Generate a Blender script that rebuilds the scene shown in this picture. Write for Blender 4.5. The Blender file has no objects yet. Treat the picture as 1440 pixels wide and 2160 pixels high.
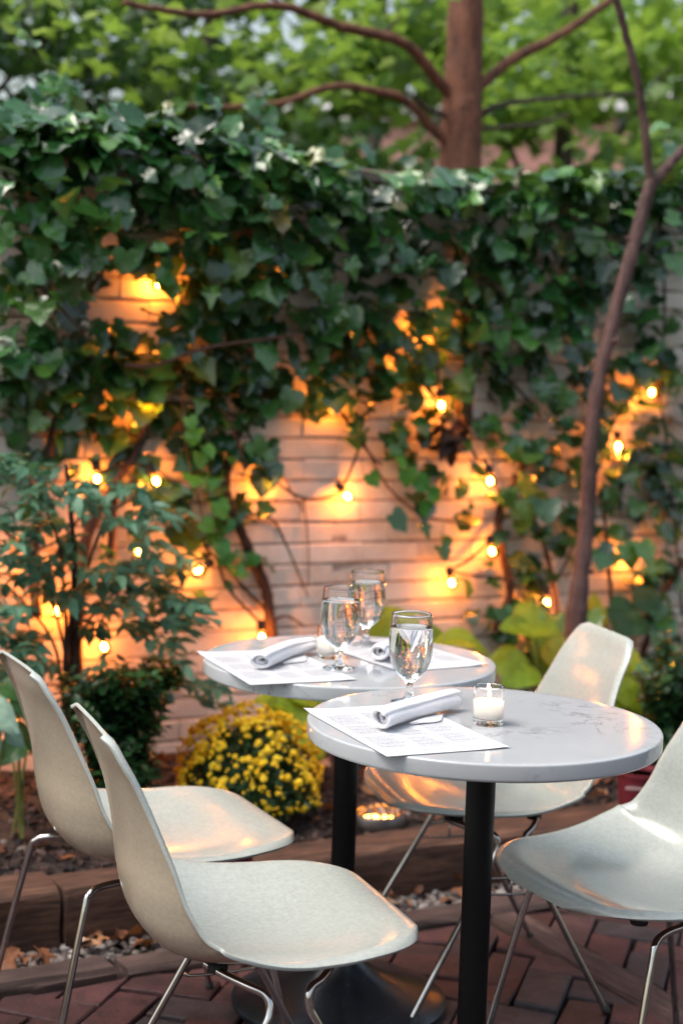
import bpy, math, random
import numpy as np
from mathutils import Vector, Matrix
rng = np.random.default_rng(7)
random.seed(7)
SC = bpy.context.scene
COL = SC.collection
V3 = lambda *a: np.array(a, float)

# ------------------------------------------------------------------ camera
F_PX, PITCH, ROLL, CAM_Z = 3325.2, .0858, .0317, 1.327
_f = V3(0, math.cos(PITCH), -math.sin(PITCH)); _x = V3(1, 0, 0); _u = np.cross(_x, _f)
CX = math.cos(ROLL) * _x + math.sin(ROLL) * _u
CU = -math.sin(ROLL) * _x + math.cos(ROLL) * _u
cam = bpy.data.cameras.new('camera'); camo = bpy.data.objects.new('camera', cam); COL.objects.link(camo)
M = Matrix.Identity(4)
for i in range(3):
    M[i][0], M[i][1], M[i][2] = CX[i], CU[i], -_f[i]
M[2][3] = CAM_Z
camo.matrix_world = M
cam.sensor_width = 36; cam.lens = 36 * F_PX / 2160; cam.clip_end = 300; cam.clip_start = .05
cam.dof.use_dof = True; cam.dof.focus_distance = 2.62; cam.dof.aperture_fstop = 2.9
SC.camera = camo

# the garden wall runs along U at TH degrees; q is the distance measured square to it
TH = math.radians(28.5)
U = V3(math.cos(TH), math.sin(TH), 0); N = V3(-math.sin(TH), math.cos(TH), 0); Z = V3(0, 0, 1)
def sq(s, q, z=0): return U * s + N * q + Z * z
def ray(px, py): return _f + (px - 720) / F_PX * CX - (py - 1080) / F_PX * CU
def at_z(px, py, z):
    d = ray(px, py); return V3(0, 0, CAM_Z) + d * ((z - CAM_Z) / d[2])
def at_q(px, py, q):
    d = ray(px, py); return V3(0, 0, CAM_Z) + d * (q / (d @ N))
def at_d(px, py, y):
    d = ray(px, py); return V3(0, 0, CAM_Z) + d * (y / d[1])
QW = 4.395

# ------------------------------------------------------------------ objects
def tag(o, label=None, cat=None, group=None, kind=None):
    if label: o['label'] = label
    if cat: o['category'] = cat
    if group: o['group'] = group
    if kind: o['kind'] = kind
    return o
def empty(name, loc=(0, 0, 0), rz=0, label=None, cat=None, group=None):
    o = bpy.data.objects.new(name, None); COL.objects.link(o)
    o.location = tuple(loc); o.rotation_euler.z = rz; o.empty_display_size = .05
    return tag(o, label, cat, group)
def copy_tree(o, parent=None):
    c = o.copy(); COL.objects.link(c)
    if parent is not None:
        c.parent = parent
    for ch in [k for k in bpy.data.objects if k.parent == o]:
        copy_tree(ch, c)
    return c
class MB:
    def __init__(s): s.v = []; s.f = []; s.n = 0
    def add(s, v, f):
        v = np.asarray(v, float).reshape(-1, 3)
        s.v.append(v); n = s.n
        if isinstance(f, np.ndarray): f = f.tolist()
        s.f.extend([[i + n for i in q] for q in f]); s.n += len(v); return s
    def box(s, lo, hi, bev=0, fr=None, jit=0):
        lo = np.array(lo, float); hi = np.array(hi, float)
        if bev <= 0:
            v = [(x, y, z) for z in (lo[2], hi[2]) for y in (lo[1], hi[1]) for x in (lo[0], hi[0])]
            f = [(0, 2, 3, 1), (4, 5, 7, 6), (0, 1, 5, 4), (2, 6, 7, 3), (0, 4, 6, 2), (1, 3, 7, 5)]
        else:
            b = bev; v = []; f = []
            ring = lambda i, z: [(lo[0] + i, lo[1] + i, z), (hi[0] - i, lo[1] + i, z), (hi[0] - i, hi[1] - i, z), (lo[0] + i, hi[1] - i, z)]
            for i, z in ((b, lo[2]), (0, lo[2] + b), (0, hi[2] - b), (b, hi[2])): v += ring(i, z)
            f = [(3, 2, 1, 0), (12, 13, 14, 15)]
            for k in range(3):
                for j in range(4):
                    a = k * 4 + j; c = k * 4 + (j + 1) % 4; f.append((a, c, c + 4, a + 4))
        v = np.array(v, float)
        if jit: v = v + rng.normal(0, jit, v.shape)
        if fr is not None: v = fr(v)
        return s.add(v, f)
    def tube(s, pts, rad, seg=8, cap=True):
        P = np.array(pts, float); n = len(P)
        R = np.full(n, rad, float) if np.isscalar(rad) else np.array(rad, float)
        T = np.gradient(P, axis=0); T /= np.linalg.norm(T, axis=1, keepdims=True) + 1e-12
        a = V3(0, 0, 1) if abs(T[0][2]) < .9 else V3(1, 0, 0)
        v = []; A = np.cross(T[0], a); A /= np.linalg.norm(A)
        for i in range(n):
            A = A - T[i] * (A @ T[i]); A /= np.linalg.norm(A); B = np.cross(T[i], A)
            for k in range(seg):
                t = 2 * math.pi * k / seg
                v.append(P[i] + R[i] * (math.cos(t) * A + math.sin(t) * B))
        f = []
        for i in range(n - 1):
            for k in range(seg):
                k2 = (k + 1) % seg
                f.append((i * seg + k, i * seg + k2, (i + 1) * seg + k2, (i + 1) * seg + k))
        if cap:
            f.append(tuple(range(seg - 1, -1, -1))); f.append(tuple((n - 1) * seg + k for k in range(seg)))
        return s.add(v, f)
    def lathe(s, prof, seg=48, c=(0, 0, 0), close=False):
        v = []; f = []; n = len(prof); c = np.array(c, float)
        for r, z in prof:
            for k in range(seg):
                t = 2 * math.pi * k / seg
                v.append((c[0] + r * math.cos(t), c[1] + r * math.sin(t), c[2] + z))
        for i in range(n - 1):
            for k in range(seg):
                k2 = (k + 1) % seg
                f.append((i * seg + k, i * seg + k2, (i + 1) * seg + k2, (i + 1) * seg + k))
        if not close:
            if prof[0][0] > 1e-6: f.append(tuple(range(seg - 1, -1, -1)))
            if prof[-1][0] > 1e-6: f.append(tuple((n - 1) * seg + k for k in range(seg)))
        else:
            for k in range(seg):
                k2 = (k + 1) % seg
                f.append(((n - 1) * seg + k, (n - 1) * seg + k2, k2, k))
        return s.add(v, f)
    def build(s, name, mat, parent=None, smooth=True, sharp=None):
        me = bpy.data.meshes.new(name)
        v = np.concatenate(s.v) if s.v else np.zeros((0, 3))
        if parent is not None:
            pass
        me.from_pydata(v.tolist(), [], s.f); me.update()
        if smooth:
            me.shade_smooth()
            if sharp: me.set_sharp_from_angle(angle=math.radians(sharp))
        if mat: me.materials.append(mat)
        o = bpy.data.objects.new(name, me); COL.objects.link(o)
        if parent is not None: o.parent = parent
        return o
def smooth_path(pts, n=8):
    P = np.array(pts, float); out = []
    for i in range(len(P) - 1):
        p0 = P[max(i - 1, 0)]; p1 = P[i]; p2 = P[i + 1]; p3 = P[min(i + 2, len(P) - 1)]
        for k in range(n):
            t = k / n
            out.append(.5 * (2 * p1 + (p2 - p0) * t + (2 * p0 - 5 * p1 + 4 * p2 - p3) * t * t + (3 * p1 - p0 - 3 * p2 + p3) * t ** 3))
    out.append(P[-1]); return np.array(out)

# ------------------------------------------------------------------ materials
def newmat(name):
    m = bpy.data.materials.new(name); m.use_nodes = True
    nt = m.node_tree; nt.nodes.clear()
    out = nt.nodes.new('ShaderNodeOutputMaterial')
    return m, nt, out
def nd(nt, t, **kw):
    n = nt.nodes.new(t)
    for k, v in kw.items():
        if k in n.inputs: n.inputs[k].default_value = v
        else: setattr(n, k, v)
    return n
def ramp(nt, src, stops, interp='LINEAR'):
    r = nt.nodes.new('ShaderNodeValToRGB'); r.color_ramp.interpolation = interp
    e = r.color_ramp.elements
    while len(e) < len(stops): e.new(.5)
    for el, (p, c) in zip(e, stops):
        el.position = p; el.color = (*c, 1) if len(c) == 3 else c
    nt.links.new(src, r.inputs[0]); return r
def noise(nt, vec, scale, detail=4, rough=.55, dist=0):
    n = nd(nt, 'ShaderNodeTexNoise', Scale=scale, Detail=detail, Roughness=rough, Distortion=dist)
    if vec is not None: nt.links.new(vec, n.inputs['Vector'])
    return n
def coords(nt, scale=(1, 1, 1), which='Object'):
    t = nt.nodes.new('ShaderNodeTexCoord'); mp = nt.nodes.new('ShaderNodeMapping')
    mp.inputs['Scale'].default_value = scale; nt.links.new(t.outputs[which], mp.inputs[0]); return mp.outputs[0]
def bump(nt, src, strength, dist, bs):
    b = nd(nt, 'ShaderNodeBump', Strength=strength, Distance=dist)
    nt.links.new(src, b.inputs['Height']); nt.links.new(b.outputs[0], bs.inputs['Normal']); return b
def mixc(nt, fac, a, b, mode='MIX'):
    m = nt.nodes.new('ShaderNodeMix'); m.data_type = 'RGBA'; m.blend_type = mode
    for sock, val in ((m.inputs[0], fac), (m.inputs[6], a), (m.inputs[7], b)):
        if hasattr(val, 'is_output'): nt.links.new(val, sock)
        elif isinstance(val, (int, float)): sock.default_value = val
        else: sock.default_value = (*val, 1)
    return m.outputs[2]
def simple(name, col, rough=.5, metal=0, var=.0, nscale=20, bmp=0, **kw):
    m, nt, out = newmat(name); b = nd(nt, 'ShaderNodeBsdfPrincipled', Roughness=rough, Metallic=metal)
    for k, v in kw.items(): b.inputs[k.replace('_', ' ')].default_value = v
    vec = coords(nt); n = noise(nt, vec, nscale)
    r = ramp(nt, n.outputs[0], [(.3, tuple(c * (1 - var) for c in col)), (.7, tuple(min(1, c * (1 + var)) for c in col))])
    nt.links.new(r.outputs[0], b.inputs['Base Color'])
    if bmp: bump(nt, n.outputs[0], .5, bmp, b)
    nt.links.new(b.outputs[0], out.inputs[0]); return m
def leafmat(name, stops, rough=.38, trans=.3, tcol=(.18, .32, .03), spec=.5, coat=0):
    m, nt, out = newmat(name)
    g = nt.nodes.new('ShaderNodeNewGeometry')
    r = ramp(nt, g.outputs['Random Per Island'], stops)
    vec = coords(nt); n = noise(nt, vec, 45, 3)
    r2 = ramp(nt, n.outputs[0], [(.3, (.75, .75, .75)), (.7, (1.2, 1.2, 1.2))])
    c = mixc(nt, 1.0, r.outputs[0], r2.outputs[0], 'MULTIPLY')
    b = nd(nt, 'ShaderNodeBsdfPrincipled', Roughness=rough)
    b.inputs['Specular IOR Level'].default_value = spec
    b.inputs['Coat Weight'].default_value = coat; b.inputs['Coat Roughness'].default_value = .2
    nt.links.new(c, b.inputs['Base Color']); bump(nt, n.outputs[0], .4, .006, b)
    t = nt.nodes.new('ShaderNodeBsdfTranslucent')
    tc = mixc(nt, .55, r.outputs[0], tcol); nt.links.new(tc, t.inputs[0])
    mx = nt.nodes.new('ShaderNodeMixShader'); mx.inputs[0].default_value = trans
    nt.links.new(b.outputs[0], mx.inputs[1]); nt.links.new(t.outputs[0], mx.inputs[2])
    nt.links.new(mx.outputs[0], out.inputs[0]); return m
def emat(name, col, strength):
    m, nt, out = newmat(name); e = nd(nt, 'ShaderNodeEmission', Strength=strength)
    e.inputs[0].default_value = (*col, 1); nt.links.new(e.outputs[0], out.inputs[0]); return m
def glassmat(name, col=(1, 1, 1), ior=1.5, rough=0):
    m, nt, out = newmat(name); g = nd(nt, 'ShaderNodeBsdfGlass', IOR=ior, Roughness=rough)
    g.inputs[0].default_value = (*col, 1); nt.links.new(g.outputs[0], out.inputs[0]); return m
def barkmat(name, c1, c2, sc=18, bmp=.012):
    m, nt, out = newmat(name); b = nd(nt, 'ShaderNodeBsdfPrincipled', Roughness=.8)
    n = noise(nt, coords(nt, (1, 1, .25)), sc, 6, .65); n2 = noise(nt, coords(nt), 60, 4)
    r = ramp(nt, n.outputs[0], [(.3, c1), (.62, c2)])
    nt.links.new(mixc(nt, .35, r.outputs[0], ramp(nt, n2.outputs[0], [(.35, c1), (.7, c2)]).outputs[0]), b.inputs['Base Color'])
    bump(nt, n.outputs[0], .8, bmp, b); nt.links.new(b.outputs[0], out.inputs[0]); return m

M_ivy = leafmat('ivy_leaf', [(0, (.006, .034, .009)), (.35, (.016, .085, .021)), (.7, (.045, .165, .036)), (.9, (.09, .24, .04)), (.97, (.12, .25, .04)), (1, (.16, .12, .03))], rough=.30, trans=.14, spec=.5, coat=.7)
M_nandina = leafmat('nandina_leaf', [(0, (.035, .11, .065)), (.6, (.065, .18, .105)), (1, (.11, .25, .14))], rough=.5, trans=.25, tcol=(.1, .25, .08))
M_box = leafmat('boxwood_leaf', [(0, (.008, .030, .011)), (.6, (.017, .062, .018)), (1, (.05, .14, .035))], rough=.35, trans=.15)
M_mum = leafmat('mum_leaf', [(0, (.012, .045, .014)), (.7, (.022, .072, .022)), (1, (.05, .12, .035))], rough=.5, trans=.2)
M_hosta = leafmat('lime_leaf', [(0, (.22, .36, .02)), (.5, (.36, .47, .025)), (1, (.46, .52, .04))], rough=.42, trans=.35, tcol=(.4, .45, .02))
M_dkhosta = leafmat('green_leaf', [(0, (.03, .10, .03)), (1, (.06, .16, .04))], rough=.4, trans=.25)
M_varieg = leafmat('silver_leaf', [(0, (.22, .36, .26)), (1, (.34, .48, .36))], rough=.4, trans=.2, tcol=(.2, .4, .2))
M_tree1 = leafmat('bright_leaf', [(0, (.06, .16, .016)), (.5, (.15, .30, .03)), (1, (.34, .46, .07))], rough=.5, trans=.5, tcol=(.38, .56, .08))
M_tree2 = leafmat('mid_leaf', [(0, (.025, .07, .014)), (.6, (.075, .17, .028)), (1, (.22, .34, .06))], rough=.5, trans=.45, tcol=(.28, .45, .06))
M_tree3 = leafmat('dark_leaf', [(0, (.012, .035, .010)), (.6, (.038, .095, .024)), (1, (.12, .21, .06))], rough=.45, trans=.3, tcol=(.12, .28, .04))
M_dry = leafmat('dry_leaf', [(0, (.10, .035, .015)), (.5, (.24, .085, .03)), (.8, (.36, .16, .07)), (1, (.5, .33, .22))], rough=.7, trans=.15, tcol=(.4, .15, .04))
M_flower = leafmat('yellow_petal', [(0, (.90, .54, .005)), (.5, (.95, .66, .008)), (1, (.96, .74, .03))], rough=.6, trans=.2, tcol=(.9, .6, .02))
M_bark_red = barkmat('red_bark', (.035, .013, .009), (.27, .105, .058), 22, .02)
M_bark = barkmat('brown_bark', (.028, .015, .014), (.16, .085, .075), 34, .012)
M_stem = barkmat('vine_stem', (.025, .012, .008), (.085, .04, .026), 40, .004)
M_cane = barkmat('dark_cane', (.010, .007, .006), (.04, .02, .015), 40, .003)
M_tan = simple('green_stalk', (.16, .17, .04), .6, var=.3)
M_bgbark = barkmat('grey_bark', (.03, .022, .018), (.10, .07, .055), 10, .01)

def shell_mat(name, ca, cb):
    m, nt, out = newmat(name); b = nd(nt, 'ShaderNodeBsdfPrincipled', Roughness=.26)
    vec = coords(nt); n = noise(nt, vec, 2.5, 2, .5); f1 = noise(nt, coords(nt, (30, 90, 90)), 2, 4, .7); f2 = noise(nt, coords(nt, (90, 30, 70)), 2, 4, .7)
    base = ramp(nt, n.outputs[0], [(.25, ca), (.75, cb)])
    fib = mixc(nt, .5, f1.outputs[0], f2.outputs[0])
    fr = ramp(nt, fib, [(.36, (.86, .86, .85)), (.62, (1.05, 1.05, 1.05))])
    nt.links.new(mixc(nt, 1, base.outputs[0], fr.outputs[0], 'MULTIPLY'), b.inputs['Base Color'])
    rr = ramp(nt, n.outputs[0], [(.3, (.15,) * 3), (.7, (.22,) * 3)]); nt.links.new(rr.outputs[0], b.inputs['Roughness'])
    b.inputs['Subsurface Weight'].default_value = .0
    bump(nt, fib, .06, .002, b); nt.links.new(b.outputs[0], out.inputs[0]); return m
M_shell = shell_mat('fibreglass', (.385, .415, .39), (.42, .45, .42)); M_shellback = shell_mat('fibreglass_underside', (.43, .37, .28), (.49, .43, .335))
M_chrome = simple('chrome', (.50, .48, .46), .10, 1, var=.12, nscale=60)
M_black = simple('black_paint', (.005, .005, .0055), .5, 0, Specular_IOR_Level=.2, var=.3, nscale=80, bmp=.0006)
M_blackgloss = simple('black_enamel', (.012, .016, .022), .24, 0, var=.4, nscale=14)
M_rubber = simple('rubber', (.01, .01, .01), .7)
def marble():
    m, nt, out = newmat('white_quartz'); b = nd(nt, 'ShaderNodeBsdfPrincipled', Roughness=.10)
    vec = coords(nt); n = noise(nt, vec, 6, 6, .6)
    base = ramp(nt, n.outputs[0], [(.3, (.39, .41, .43)), (.7, (.44, .46, .475))])
    w = noise(nt, coords(nt, (1, 1, 1)), 7, 9, .62, 1.6)
    vein = ramp(nt, w.outputs[0], [(.45, (0, 0, 0)), (.5, (1, 1, 1)), (.55, (0, 0, 0))])
    patch = ramp(nt, noise(nt, vec, 3.1, 2).outputs[0], [(.50, (0, 0, 0)), (.62, (1, 1, 1))])
    fac = mixc(nt, 1, vein.outputs[0], patch.outputs[0], 'MULTIPLY')
    sp = ramp(nt, noise(nt, vec, 40, 5, .7).outputs[0], [(.40, (0, 0, 0)), (.58, (1, 1, 1))])
    fac = mixc(nt, 1, fac, sp.outputs[0], 'MULTIPLY')
    nt.links.new(mixc(nt, fac, base.outputs[0], (.23, .23, .25)), b.inputs['Base Color'])
    nt.links.new(b.outputs[0], out.inputs[0]); return m
M_marble = marble()
M_paper = simple('paper', (.55, .56, .585), .7, var=.01)
M_ink = simple('ink', (.11, .11, .12), .8)
def cloth():
    m, nt, out = newmat('napkin_cloth'); b = nd(nt, 'ShaderNodeBsdfPrincipled', Roughness=.9)
    b.inputs['Sheen Weight'].default_value = .3
    vec = coords(nt); w = noise(nt, coords(nt, (400, 400, 400)), 2, 2); n = noise(nt, vec, 14, 4)
    nt.links.new(ramp(nt, w.outputs[0], [(.3, (.66, .66, .69)), (.7, (.73, .73, .76))]).outputs[0], b.inputs['Base Color'])
    bump(nt, n.outputs[0], .6, .012, b); nt.links.new(b.outputs[0], out.inputs[0]); return m
M_cloth = cloth()
M_glass = glassmat('clear_glass', (1, 1, 1), 1.48)
M_water = glassmat('water', (.99, 1, 1), 1.33)
def wax():
    m, nt, out = newmat('white_wax'); b = nd(nt, 'ShaderNodeBsdfPrincipled', Roughness=.5)
    b.inputs['Base Color'].default_value = (.96, .92, .87, 1)
    b.inputs['Subsurface Weight'].default_value = 1; b.inputs['Subsurface Radius'].default_value = (1, .75, .55); b.inputs['Subsurface Scale'].default_value = .05
    n = noise(nt, coords(nt), 30); bump(nt, n.outputs[0], .1, .002, b)
    nt.links.new(b.outputs[0], out.inputs[0]); return m
M_wax = wax()
M_flame = emat('flame', (1, .58, .25), 650)
M_bulb = emat('bulb_filament', (1, .275, .03), 225)
def globe():
    m, nt, out = newmat('bulb_glass')
    t = nt.nodes.new('ShaderNodeBsdfTransparent'); t.inputs[0].default_value = (1, .93, .82, 1)
    g = nd(nt, 'ShaderNodeBsdfGlossy', Roughness=.05)
    fr = nd(nt, 'ShaderNodeFresnel', IOR=1.45); mx = nt.nodes.new('ShaderNodeMixShader')
    nt.links.new(fr.outputs[0], mx.inputs[0]); nt.links.new(t.outputs[0], mx.inputs[1]); nt.links.new(g.outputs[0], mx.inputs[2])
    nt.links.new(mx.outputs[0], out.inputs[0]); return m
M_globe = globe()
M_uplamp = emat('uplight_lamp', (1, .36, .05), 17)
M_wire = simple('black_cable', (.012, .010, .008), .6)
def wood(name, c1, c2, c3):
    m, nt, out = newmat(name); b = nd(nt, 'ShaderNodeBsdfPrincipled', Roughness=.78)
    vec = coords(nt, (2.2, 26, 26)); n = noise(nt, vec, 2.4, 8, .68, .8); n2 = noise(nt, coords(nt, (5, 9, 9)), 1.4, 5, .6)
    r = ramp(nt, n.outputs[0], [(.28, c1), (.5, c2), (.72, c3)])
    d = ramp(nt, n2.outputs[0], [(.35, (.45, .42, .42)), (.7, (1.1, 1.1, 1.1))])
    nt.links.new(mixc(nt, 1, r.outputs[0], d.outputs[0], 'MULTIPLY'), b.inputs['Base Color'])
    bump(nt, n.outputs[0], .9, .010, b); nt.links.new(b.outputs[0], out.inputs[0]); return m
M_timber = wood('old_timber', (.018, .008, .005), (.10, .042, .022), (.23, .12, .08))
M_plank = wood('grey_timber', (.025, .014, .012), (.09, .052, .045), (.18, .115, .10))
def brickmat(name, stops, sc, rough=.8, dirt=.5, bmp=.004):
    m, nt, out = newmat(name); b = nd(nt, 'ShaderNodeBsdfPrincipled', Roughness=rough)
    g = nt.nodes.new('ShaderNodeNewGeometry'); r = ramp(nt, g.outputs['Random Per Island'], stops)
    n = noise(nt, coords(nt), sc, 8, .65); d = ramp(nt, n.outputs[0], [(.3, (1 - dirt,) * 3), (.7, (1.15,) * 3)])
    nt.links.new(mixc(nt, 1, r.outputs[0], d.outputs[0], 'MULTIPLY'), b.inputs['Base Color'])
    n2 = noise(nt, coords(nt), sc * 5, 6, .7)
    bump(nt, n2.outputs[0], .7, bmp, b); nt.links.new(b.outputs[0], out.inputs[0]); return m
M_paver = brickmat('paver_brick', [(0, (.042, .013, .014)), (.35, (.085, .025, .027)), (.6, (.115, .042, .043)), (.75, (.034, .028, .034)), (.88, (.055, .045, .053)), (1, (.066, .021, .023))], 16, .55, .8, .008)
def paintedwall():
    m, nt, out = newmat('painted_brick'); b = nd(nt, 'ShaderNodeBsdfPrincipled', Roughness=.75)
    g = nt.nodes.new('ShaderNodeNewGeometry')
    r = ramp(nt, g.outputs['Random Per Island'], [(0, (.72, .65, .56)), (.5, (.79, .73, .645)), (1, (.84, .79, .71))])
    vec = coords(nt); n = noise(nt, vec, 3.2, 8, .68, .4)
    st = ramp(nt, n.outputs[0], [(.32, (.70, .64, .60)), (.55, (1, 1, 1)), (.8, (1.08, 1.06, 1.05))])
    c = mixc(nt, 1, r.outputs[0], st.outputs[0], 'MULTIPLY')
    w = noise(nt, vec, 11, 9, .72); worn = ramp(nt, w.outputs[0], [(.60, (0, 0, 0)), (.68, (1, 1, 1))])
    # more bare brick towards the old left end of the wall
    sp = nt.nodes.new('ShaderNodeSeparateXYZ'); nt.links.new(vec, sp.inputs[0])
    mr = nd(nt, 'ShaderNodeMapRange'); nt.links.new(sp.outputs[0], mr.inputs[0])
    mr.inputs[1].default_value = 1.9; mr.inputs[2].default_value = .9; mr.inputs[3].default_value = 0; mr.inputs[4].default_value = .62
    ad = nd(nt, 'ShaderNodeMath', operation='ADD'); ad.use_clamp = True
    nt.links.new(worn.outputs[0], ad.inputs[0]); nt.links.new(mr.outputs[0], ad.inputs[1])
    ml = nd(nt, 'ShaderNodeMath', operation='MULTIPLY'); nt.links.new(ad.outputs[0], ml.inputs[0]); ml.inputs[1].default_value = .55
    c = mixc(nt, ml.outputs[0], c, (.30, .14, .09))
    nt.links.new(c, b.inputs['Base Color'])
    bump(nt, n.outputs[0], .5, .008, b); nt.links.new(b.outputs[0], out.inputs[0]); return m
M_wall = paintedwall()
M_mortar = simple('wall_mortar', (.40, .32, .27), .9, var=.4, nscale=30, bmp=.004)
M_coping = simple('coping_stone', (.16, .12, .10), .85, var=.5, nscale=12, bmp=.008)
M_soil = simple('soil', (.030, .018, .014), .95, var=.6, nscale=40, bmp=.02)
M_chip = brickmat('bark_chip', [(0, (.008, .004, .004)), (.5, (.022, .011, .009)), (.8, (.055, .027, .021)), (1, (.14, .08, .065))], 30, .85, .4)
M_pebble = brickmat('pebble', [(0, (.04, .03, .03)), (.5, (.12, .09, .08)), (.75, (.22, .18, .16)), (1, (.45, .42, .40))], 30, .6, .3)
M_ground = simple('ground_earth', (.035, .022, .018), .95, var=.5, nscale=6, bmp=.01)
M_pot = simple('maroon_plastic', (.14, .018, .028), .4, var=.15)
M_white = simple('white_print', (.55, .42, .42), .6)
M_blue = simple('blue_print', (.03, .05, .50), .5); M_pink = simple('pink_print', (.85, .25, .55), .5)
M_steel = simple('dull_steel', (.16, .14, .13), .45, 1, var=.3)
M_bldg = brickmat('pink_brick', [(0, (.48, .24, .20)), (1, (.56, .30, .25))], 8, .85, .2)
M_rbrick = brickmat('brown_brick', [(0, (.10, .055, .045)), (1, (.14, .08, .065))], 8, .85, .3)
M_frame = simple('window_frame', (.75, .74, .72), .5)
M_pane = simple('window_pane', (.30, .36, .40), .08, 0)

# ------------------------------------------------------------------ leaves
def outline(half):
    pts = [(0, 0)] + half + [(-x, y) for x, y in reversed(half[:-1] if half[-1][0] == 0 else half)]
    return np.array(pts)
IVY = outline([(.14, -.12), (.33, -.13), (.48, .02), (.44, .17), (.47, .36), (.44, .48), (.30, .60), (.15, .78), (0, .92)])
IVY2 = outline([(.16, -.12), (.40, -.12), (.56, .08), (.42, .20), (.50, .42), (.36, .46), (.24, .70), (0, .84)])
IVY3 = outline([(.12, -.08), (.30, -.10), (.40, .02), (.30, .17), (.42, .44), (.22, .52), (.12, .78), (0, 1.02)])
OVAL = outline([(.12, .08), (.25, .28), (.28, .5), (.2, .76), (0, 1.0)])
LANCE = outline([(.09, .10), (.165, .33), (.14, .6), (.06, .85), (0, 1.0)])
HEART = outline([(.18, -.10), (.40, .02), (.46, .28), (.36, .58), (.16, .85), (0, 1.0)])
MAPLE = outline([(.2, -.05), (.42, .02), (.30, .22), (.55, .48), (.26, .5), (.2, .66), (0, 1.0)])
def star(n=11):
    return np.array([((.5 if k % 2 else .36) * math.sin(2 * math.pi * k / (2 * n)), .5 - (.5 if k % 2 else .36) * math.cos(2 * math.pi * k / (2 * n))) for k in range(2 * n)])
STAR = star()
def unit(a): return a / (np.linalg.norm(a, axis=-1, keepdims=True) + 1e-9)
def leaves(mb, shape, C, Nn, T, S, curl=.25, fold=.18, cy=.38, wide=1.0):
    C = np.asarray(C, float); n = len(C)
    if n == 0: return
    Nn = unit(Nn); T = unit(T - Nn * (T * Nn).sum(-1, keepdims=True)); X = np.cross(T, Nn)
    ctr = np.array([[0, cy]]); P = np.concatenate([ctr, shape]); k = len(shape)
    cu = rng.normal(curl, .22, (n, 1)); fo = rng.normal(fold, .16, (n, 1))
    x = P[None, :, 0] * wide; y = P[None, :, 1]
    wav = rng.normal(0, .035, (n, len(P)))
    z = -cu * (y - cy) ** 2 + fo * np.abs(x) - .5 * fo * x * x + wav
    S = np.asarray(S, float).reshape(-1, 1)
    v = C[:, None] + S[..., None] * (x[..., None] * X[:, None] + (y)[..., None] * T[:, None] + z[..., None] * Nn[:, None])
    fan = np.array([(0, 1 + i, 1 + (i + 1) % k) for i in range(k)])
    f = (fan[None] + (np.arange(n) * len(P))[:, None, None]).reshape(-1, 3)
    mb.add(v.reshape(-1, 3), f)
def rdir(n): return unit(rng.normal(size=(n, 3)))

# ------------------------------------------------------------------ world + sun
w = bpy.data.worlds.new('World'); SC.world = w; w.use_nodes = True; nt = w.node_tree
bg = nt.nodes['Background']; sky = nt.nodes.new('ShaderNodeTexSky'); sky.sky_type = 'NISHITA'; sky.sun_disc = False
SUN_EL, SUN_AZ = math.radians(62), math.radians(-108)       # high soft light from the left, a little behind the camera
sky.sun_elevation = SUN_EL; sky.sun_rotation = SUN_AZ; sky.dust_density = 6; sky.air_density = 1.6; sky.ozone_density = 1.2
hs = nd(nt, 'ShaderNodeHueSaturation', Saturation=.78); nt.links.new(sky.outputs[0], hs.inputs['Color'])
nt.links.new(hs.outputs[0], bg.inputs[0]); bg.inputs[1].default_value = .115
sl = bpy.data.lights.new('sun', 'SUN'); so = bpy.data.objects.new('sun', sl); COL.objects.link(so)
sl.energy = .8; sl.angle = math.radians(30); sl.color = (1, .975, .95)
sd = Vector((math.sin(SUN_AZ) * math.cos(SUN_EL), math.cos(SUN_AZ) * math.cos(SUN_EL), math.sin(SUN_EL)))
so.rotation_euler = sd.to_track_quat('Z', 'Y').to_euler(); so.location = (0, 0, 8)
SC.view_settings.view_transform = 'Standard'; SC.view_settings.look = 'None'; SC.view_settings.exposure = 1.15; SC.view_settings.gamma = 1
SC.render.engine = 'CYCLES'; cy = SC.cycles
cy.use_denoising = True; cy.denoiser = 'OPENIMAGEDENOISE'; cy.max_bounces = 20; cy.transmission_bounces = 20; cy.diffuse_bounces = 4; cy.glossy_bounces = 6; cy.transparent_max_bounces = 12
cy.sample_clamp_indirect = 6; cy.use_light_tree = True; cy.caustics_reflective = False; cy.blur_glossy = .6

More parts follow.
